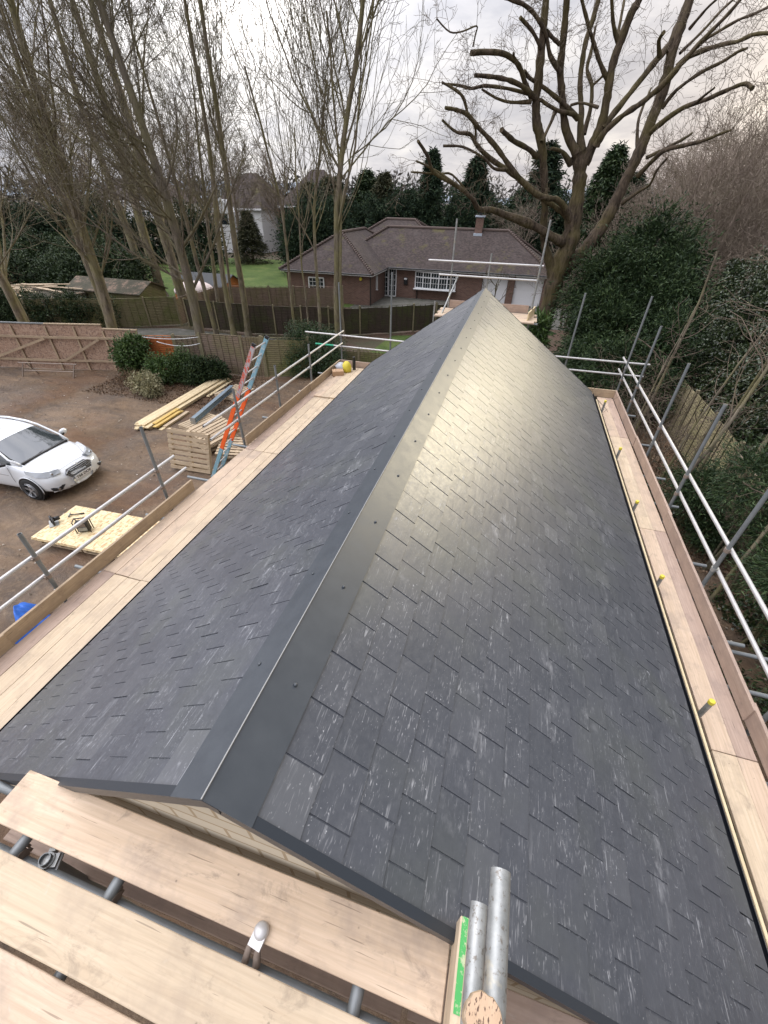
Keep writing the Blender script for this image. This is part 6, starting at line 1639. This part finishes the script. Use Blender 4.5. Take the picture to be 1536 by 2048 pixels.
shrub('dry_shrub', 'brown twiggy shrub between the laurel and the yard', [(-14.2, 13.1, .35, .7, .5, .4), (-14.9, 13.2, .3, .4, .4, .35)], 2600, .05, .012, M_LEAF_DRY, 41, jit=1.2)
shrub('ivy_hedge', 'dark ivy hedge in front of the left sheds', [(-26.4, 19.3, .9, 1.3, .7, .9), (-24.6, 20.0, .9, 1.2, .7, .95), (-28.4, 18.6, 1.0, 1.4, .8, 1.2), (-22.9, 20.8, .8, .8, .5, .8)], 26000, .09, .05, M_LEAF_YEW, 42, 'hedge', clumps=1500, jit=1.0)
# rhododendron like sprays beside the oak foot
shrub('laurel_shrub', 'yellowish green leaves in front of the garage doors', [(1.25, 21.0, 1.9, .45, .4, .5), (1.2, 20.8, 1.1, .5, .4, .6)], 1100, .26, .06, M_LEAF_SHR, 43, jit=.9)
shrub('fern_clump', 'small pale green plant tops before the garage door', [(-.95, 25.5, .9, .5, .4, .35), (-2.5, 25.8, .75, .5, .4, .3)], 1400, .18, .05, M_LEAF_SHR, 44, jit=.9)
# feathery conifer branches at lower right, inside the fence
for i, (x, y, z, s_) in enumerate([(5.15, 8.2, 2.3, .75), (5.2, 6.2, 1.7, .7), (5.0, 4.4, 1.3, .65), (4.9, 9.6, 1.2, .6)]):
    shrub('feathery_conifer', 'feathery dark green conifer sprays by the right rails, %s' % ['highest tuft', 'middle tuft', 'nearest tuft', 'low tuft farthest back'][i],
          [(x, y, z, s_, s_ * 1.1, s_ * .8), (x + .3, y - .6, z - .7, s_ * .7, s_, s_ * .6)], 6500, .10, .016, M_LEAF_YEW, 50 + i, 'shrub', clumps=260, jit=.5, group=None)
for i, (x, y, h, lx, ly, r0) in enumerate([(4.45, 9.6, 6.2, .03, -.08, .045), (4.95, 10.2, 5.2, .06, -.14, .04), (4.55, 10.8, 4.5, .0, -.05, .035), (5.4, 9.3, 6.5, .02, -.1, .05), (4.5, 6.6, 4.8, .14, .02, .035), (5.3, 6.1, 5.5, .1, .05, .04), (4.65, 14.4, 5.2, .05, .03, .05), (4.2, 13.5, 4.0, .12, .1, .03)]):
    bare_tree('sapling', (x, y, 0), 'thin bare sapling between right rails and fence, %s' % ['leaning near the second post', 'straight beside the first', 'short and thin', 'tall near the tan fence end', 'nearest the deck', 'close to the older fence', 'by the far yew', 'shortest at the far corner'][i],
              [(0, 0, (lx, ly), h, r0)], dict(n=[10, 6, 4], wob=[.05, .2, .25], up=[.02, .03, .0], taper=[.4, .4, .6], rmin=.004, k=[7, 4, 3], twl=1, c=[10, 5], t0=[.4, .2], ang=[(30, 75), (30, 70)], rr=[(.3, .5), (.5, .7)], lr=[(.18, .34), (.3, .5)]), 60 + i, M_BARK_G, M_TWIG)
# bramble and twigs on the right bank
br = empty('bramble_tangle', (4.3, 12, 0), 'tangle of pale bare twigs at the far right deck corner', 'bramble'); tw = TB(); r = random.Random(77)
for i in range(60):
    p = (r.uniform(3.7, 5.6), r.uniform(10.5, 16), 0); grow(tw, tw, p, nrm((r.uniform(-.4, .4), r.uniform(-.4, .4), 1)), r.uniform(1.2, 3.2), .012, 0, dict(n=[9, 5, 4], wob=[.16, .25, .3], up=[-.04, -.02, 0], taper=[.4, .5, .7], rmin=.004, k=[3, 3, 3], twl=0, c=[6, 3], t0=[.3, .2], ang=[(25, 70), (30, 80)], rr=[(.6, .8), (.7, .9)], lr=[(.25, .5), (.3, .5)]), r)
tw.build('twigs', M_TWIG, br)
# low ivy ground cover under the right scaffold
g_ = np.random.default_rng(5); n = 26000
P = np.stack([g_.uniform(3.3, 6.0, n), g_.uniform(1.5, 12.5, n), np.abs(g_.normal(.03, .07, n))], -1)
cl_ = np.sin(P[:, 0] * 2.1 + 1) + np.sin(P[:, 1] * 1.3) + np.sin(P[:, 0] * 3.3 + P[:, 1] * 2.2); P = P[cl_ > -.2]
o = leaf_mesh('ground_ivy', P, np.tile([0, 0, .4], (len(P), 1)), .07, .055, M_LEAF_IVY, jit=.9, seed=5); tag(o, 'low ivy covering the ground below the right scaffold', 'ground cover', kind='stuff')
n = 22000
P = np.stack([g_.uniform(2.6, 6.3, n), g_.uniform(8, 20, n), g_.uniform(.01, .05, n)], -1)
o = leaf_mesh('leaf_litter', P, np.tile([0, 0, .15], (len(P), 1)), .06, .045, M_LEAF_DRY, jit=.9, seed=6); tag(o, 'fallen brown leaves on the ground beyond the right deck', 'leaf litter', kind='stuff')
n = 9000
P = np.stack([g_.uniform(-16, -9.5, n), g_.uniform(12, 15.6, n), g_.uniform(.01, .05, n)], -1)
o = leaf_mesh('leaf_litter', P, np.tile([0, 0, .15], (len(P), 1)), .06, .045, M_LEAF_DRY, jit=.9, seed=7); tag(o, 'fallen leaves and twigs around the yard shrubs', 'leaf litter', kind='stuff')

# ------------------------------------------------------------------ conifers: three grown, the rest copied
def conifer(name, loc, h, rb_, seed, label, m, n=15000, layers=26, group='conifers behind the bungalow'):
    root = empty(name, loc, label, 'tree', group); g_ = np.random.default_rng(seed)
    nb = int(layers * 15); t = g_.random(nb) ** .8
    z = .3 + t * (h - .4); a = g_.uniform(0, 6.28, nb); rad = rb_ * (1 - t) ** .72 * g_.uniform(.62, 1.2, nb) + .08
    k = n // nb; f = g_.random((nb, k)) ** .55
    px = np.cos(a)[:, None] * rad[:, None] * f; py = np.sin(a)[:, None] * rad[:, None] * f
    pz = z[:, None] + f * rad[:, None] * g_.uniform(-.30, .28, nb)[:, None] - .25 * f ** 2 * rad[:, None]
    P = np.stack([px, py, pz], -1) + g_.normal(0, .13, (nb, k, 3)); D = np.stack([np.cos(a), np.sin(a), np.full(nb, -.25)], -1)
    C = P.reshape(-1, 3) + np.array(loc)
    leaf_mesh('foliage', C, np.repeat(D, k, 0), .38, .10, m, root, jit=.55, seed=seed, curl=.25)
    tb = TB(); tb.add([(loc[0], loc[1], 0), (loc[0], loc[1], h * .5), (loc[0], loc[1], h * .97)], [.22, .13, .02], 8)
    tb.build('trunk', M_OAK, root)
    return root
cA = conifer('conifer', (-9.6, 49, 0), 9.9, 2.5, 81, 'tall pointed dark conifer behind the bungalow chimney side', M_LEAF_CON)
cB = conifer('conifer', (5.4, 44, 0), 9.8, 3.1, 82, 'broad dark green conifer right of the oak trunk', M_LEAF_YEW, n=20000)
cC = conifer('conifer', (-14.5, 50, 0), 8.4, 2.9, 83, 'wide brownish green cypress above the bungalow left roof', M_LEAF_CON_B)
places = [(cC, -19.5, 49, .95, 1.2), (cC, -22.5, 50, .9, 2.2), (cB, -17, 52, .88, .4), (cB, -12, 50.5, .72, 1.1), (cC, -7.3, 49.5, .72, 3), (cA, -5.6, 50.5, .96, 1.7), (cC, -3.4, 49, .74, 2.5), (cB, -1.2, 50.5, .74, 2.0), (cA, .6, 50, 1.05, 4), (cC, 2.6, 51, .72, 5),
          (cA, 8.3, 50, .85, 2), (cB, -25, 56, .7, 3.1), (cC, -30.5, 50, .6, 1.4), (cA, -21.5, 52, .8, 3.3), (cB, 10.5, 58, .8, 1), (cC, -11.5, 52, .8, 2)]
cl = ['above the bungalow left wing', 'left of the bungalow roof', 'behind the bungalow left ridge', 'left of the chimney', 'just behind the chimney', 'slim, right of the chimney', 'low, in the middle of the row', 'dense, right middle of the row', 'tallest slim one left of oak stem', 'low beside the oak fork',
      'slim, right of the broad conifer', 'beside the dark roofed house', 'small, beside the white house', 'slim at the left of the row', 'far right behind the oak', 'brownish, behind left of the chimney']
for (src, x, y, s_, rz), l in zip(places, cl):
    c = copy_tree(src); c.location = (x, y, 0); c.scale = (s_ * 1.3, s_ * 1.3, s_); c.rotation_euler = (0, 0, rz); c['label'] = 'dark conifer, ' + l
shrub('conifer_hedge', 'tall dark clipped hedge directly behind the bungalow', [(-21.6 + i * 2.4, 47.8 + (i % 3) * .7, 2.9, 1.9, 1.5, 3.7 + .7 * math.sin(i * 2.1)) for i in range(12)], 80000, .24, .09, M_LEAF_CON, 90, 'hedge', clumps=1500, jit=.6, droop=.5)
shrub('evergreen_tree', 'dark evergreen bush left of the bungalow beside the white house', [(-20.6, 44, 2.5, 2.2, 2, 2.6), (-18.6, 45, 3.4, 2.0, 2, 2.6), (-22.4, 45.5, 2.4, 1.5, 1.6, 2.4)], 22000, .26, .10, M_LEAF_CON, 91, 'tree', clumps=800)
shrub('evergreen_shrub', 'dark shrubs behind the sheds at left', [(-31, 26, 1.3, 2.2, 1.5, 1.5), (-28, 28, 1.6, 2.0, 1.5, 1.7), (-35, 25, 1.5, 2.2, 1.6, 1.8), (-24.5, 32, 1.2, 1.2, 1.2, 1.5)], 24000, .14, .08, M_LEAF_YEW, 92, 'shrub', clumps=1000, jit=.9)

# ------------------------------------------------------------------ brown bare woodland on the right: three grown, the rest copied
BW = P_(UPR, n=[10, 8, 6, 4], wob=[.05, .09, .12, .18], up=[.02, .05, .05, .02], taper=[.3, .3, .4, .6], rmin=.009, k=[6, 4, 3, 3], c=[17, 9, 6], t0=[.1, .08, .1], ang=[(22, 65), (20, 60), (20, 65)], lr=[(.45, .75), (.36, .6), (.3, .5)], twl=1)
w1 = bare_tree('woodland_tree', (8.6, 26, 0), 'brown many stemmed bare tree just right of the yew', [(0, 0, (.0, .0), 7.4, .13), (.4, .3, (.15, .1), 7, .11), (-.3, .3, (-.18, 0), 6.4, .10)], BW, 101, M_BARK_B, M_BARK_B, 'bare woodland trees on the right')
w2 = bare_tree('woodland_tree', (10.6, 28.5, 0), 'reddish brown bare tree at the right edge above the ivy', [(0, 0, (.05, .0), 8.8, .12), (.6, .2, (-.1, .1), 8, .1)], BW, 102, M_BARK_B, M_BARK_B, 'bare woodland trees on the right')
wp = [(w1, 11.0, 33, 1.1, 2), (w2, 11.8, 30, .9, 1), (w1, 13, 39, 1.2, 3), (w2, 10.2, 38, 1.05, 2.2), (w2, 13.8, 43, 1.2, 4), (w1, 14.5, 46, 1.2, .6), (w2, 17, 53, 1.3, 5), (w1, 9, 44, 1.0, 1.2), (w2, 16, 58, 1.4, .3), (w1, 12, 52, 1.2, 2.7), (w2, 8.4, 32, .8, 3.6), (w1, 9.6, 24, .7, 5), (w2, 10.8, 26.5, .75, 2.9), (w1, 18.5, 62, 1.4, 1), (w2, 6.6, 38, .75, 4), (w1, 3.4, 30, .62, 2), (w2, -.5, 44, .7, 1)]
wl = ['right of the nearest', 'tall, near the right edge', 'broad, upper right', 'behind the yew top', 'middle of the wood', 'at the right picture edge', 'high on the skyline at right', 'left end of the wood', 'far right skyline', 'farthest middle', 'small, above the meadow', 'behind the ivy thicket', 'close, above the ivy', 'farthest right', 'small, behind the oak stem', 'low thicket behind the oak foot', 'pinkish twigs behind the bungalow end']
for (src, x, y, s_, rz), l in zip(wp, wl):
    c = copy_tree(src); c.location = (x, y, 0); c.scale = (s_, s_, s_ * .86); c.rotation_euler = (0, 0, rz); c['label'] = 'bare brown tree, ' + l
shrub('woodland_understorey', 'brown leafless undergrowth at the foot of the right wood', rb(16, (8.5, 17), (28, 50), (.6, 1.6), (1.6, 2.8), 5), 30000, .35, .03, M_LEAF_DRY, 104, 'undergrowth', jit=1.2)
# young tree in front of the garage doors, and a lamp in the meadow gap
bare_tree('young_tree', (-1.1, 25.6, 0), 'small dark forked tree before the garage doors', [(0, 0, (-.02, .02), 2.6, .05)], dict(n=[7, 7, 5, 4], wob=[.1, .14, .2, .2], up=[.02, .08, .05, 0], taper=[.5, .3, .5, .6], rmin=.008, k=[6, 5, 3, 3], twl=2, c=[6, 4, 3], t0=[.45, .2, .2], ang=[(30, 70), (25, 60), (25, 60)], rr=[(.5, .7), (.5, .7), (.6, .8)], lr=[(.5, .8), (.3, .5), (.3, .5)]), 110, M_OAK, M_OAK)
# tree line closing the horizon
g_ = np.random.default_rng(12)
def treeline():
    bl = []
    for i in range(150):
        a = R(-75 + 150 * i / 149) + g_.normal(0, .01); d = g_.uniform(110, 190)
        bl.append((d * math.sin(a), d * math.cos(a), 2.5, g_.uniform(5, 10), g_.uniform(4, 8), g_.uniform(5, 8.5)))
    P, D = blob_points(bl, 46000, 13)
    o = leaf_mesh('far_woodland', P, D, 1.6, .55, mat('far_trees', rough=.9, fn=leaf_fn((0.05, 0.05, 0.045), (0.085, 0.08, 0.07), (0.13, 0.12, 0.11), .9)), jit=.9, seed=14)
    tag(o, 'far off belt of bare and dark trees along the horizon', 'woodland', kind='stuff')
treeline()
shrub('evergreen_belt', 'long dark evergreen belt behind the left trees', [(-70 + i * 4.2, 47 - .28 * i + (i % 3) * 1.5, 2.0, 3.0, 2.0, 2.6 + .8 * math.sin(i * 1.7)) for i in range(9)], 36000, .34, .16, M_LEAF_CON, 120, 'shrub', clumps=1300, jit=.8)
shrub('garden_shrubs', 'rough green and brown shrubs left of the lawn', rb(9, (-44, -32), (27, 37), (.8, 1.6), (1.6, 2.6), 8), 26000, .22, .10, M_LEAF_YEW, 121, 'shrub', clumps=1200, jit=.9)
shrub('bramble_bank', 'brown bramble bank at far left behind the hoarding', rb(8, (-42, -30), (18, 26), (.6, 1.3), (1.4, 2.2), 9), 22000, .18, .02, M_LEAF_DRY, 122, 'undergrowth', jit=1.2)

# slack white cables along the back fence, and a rusty trestle against the hoarding
for k, (a, b, sag, lab) in enumerate([((-15.0, 14.55, 1.62), (-12.55, 15.35, 1.60), .10, 'upper white cable slung along the back fence'), ((-14.2, 14.75, 1.42), (-12.5, 15.3, 1.36), .14, 'lower white cable slung along the back fence')]):
    mb = MB(); pts = [tuple(a[e] + (b[e] - a[e]) * t / 10 - (sag * 4 * (t / 10) * (1 - t / 10) if e == 2 else 0) for e in range(3)) for t in range(11)]
    mb.tube(pts, .014, k=6); o = mb.build('cable', M_PVC, smooth=True); tag(o, lab, 'cable')
tr = empty('trestle', (-18.6, 13.2, 0), 'low rusty metal trestle in front of the hoarding', 'trestle')
for nm_, seg in (('top_bar', [((-19.9, 12.75, .55), (-17.4, 13.35, .55))]), ('leg', [((-19.8, 12.6, 0), (-19.7, 12.8, .55))]), ('leg', [((-17.6, 13.1, 0), (-17.5, 13.32, .55))]), ('leg', [((-19.5, 13.1, 0), (-19.6, 12.84, .55))]), ('cross_bar', [((-19.8, 12.7, .25), (-17.5, 13.25, .25))])):
    mb = MB()
    for a, b in seg: mb.tube([a, b], .022, k=6)
    part(mb, nm_, M_RUST, tr)
lamp_ = MB(); lamp_.box((-.14, -.08, -.1), (.14, .08, .1)); o = lamp_.build('floodlight', M_PVC, bevel=.02); o.location = (6.15, 17.6, 2.35); o.rotation_euler = (.3, 0, .5); tag(o, 'small pale box shaped light among the ivy beyond the fence end', 'light')
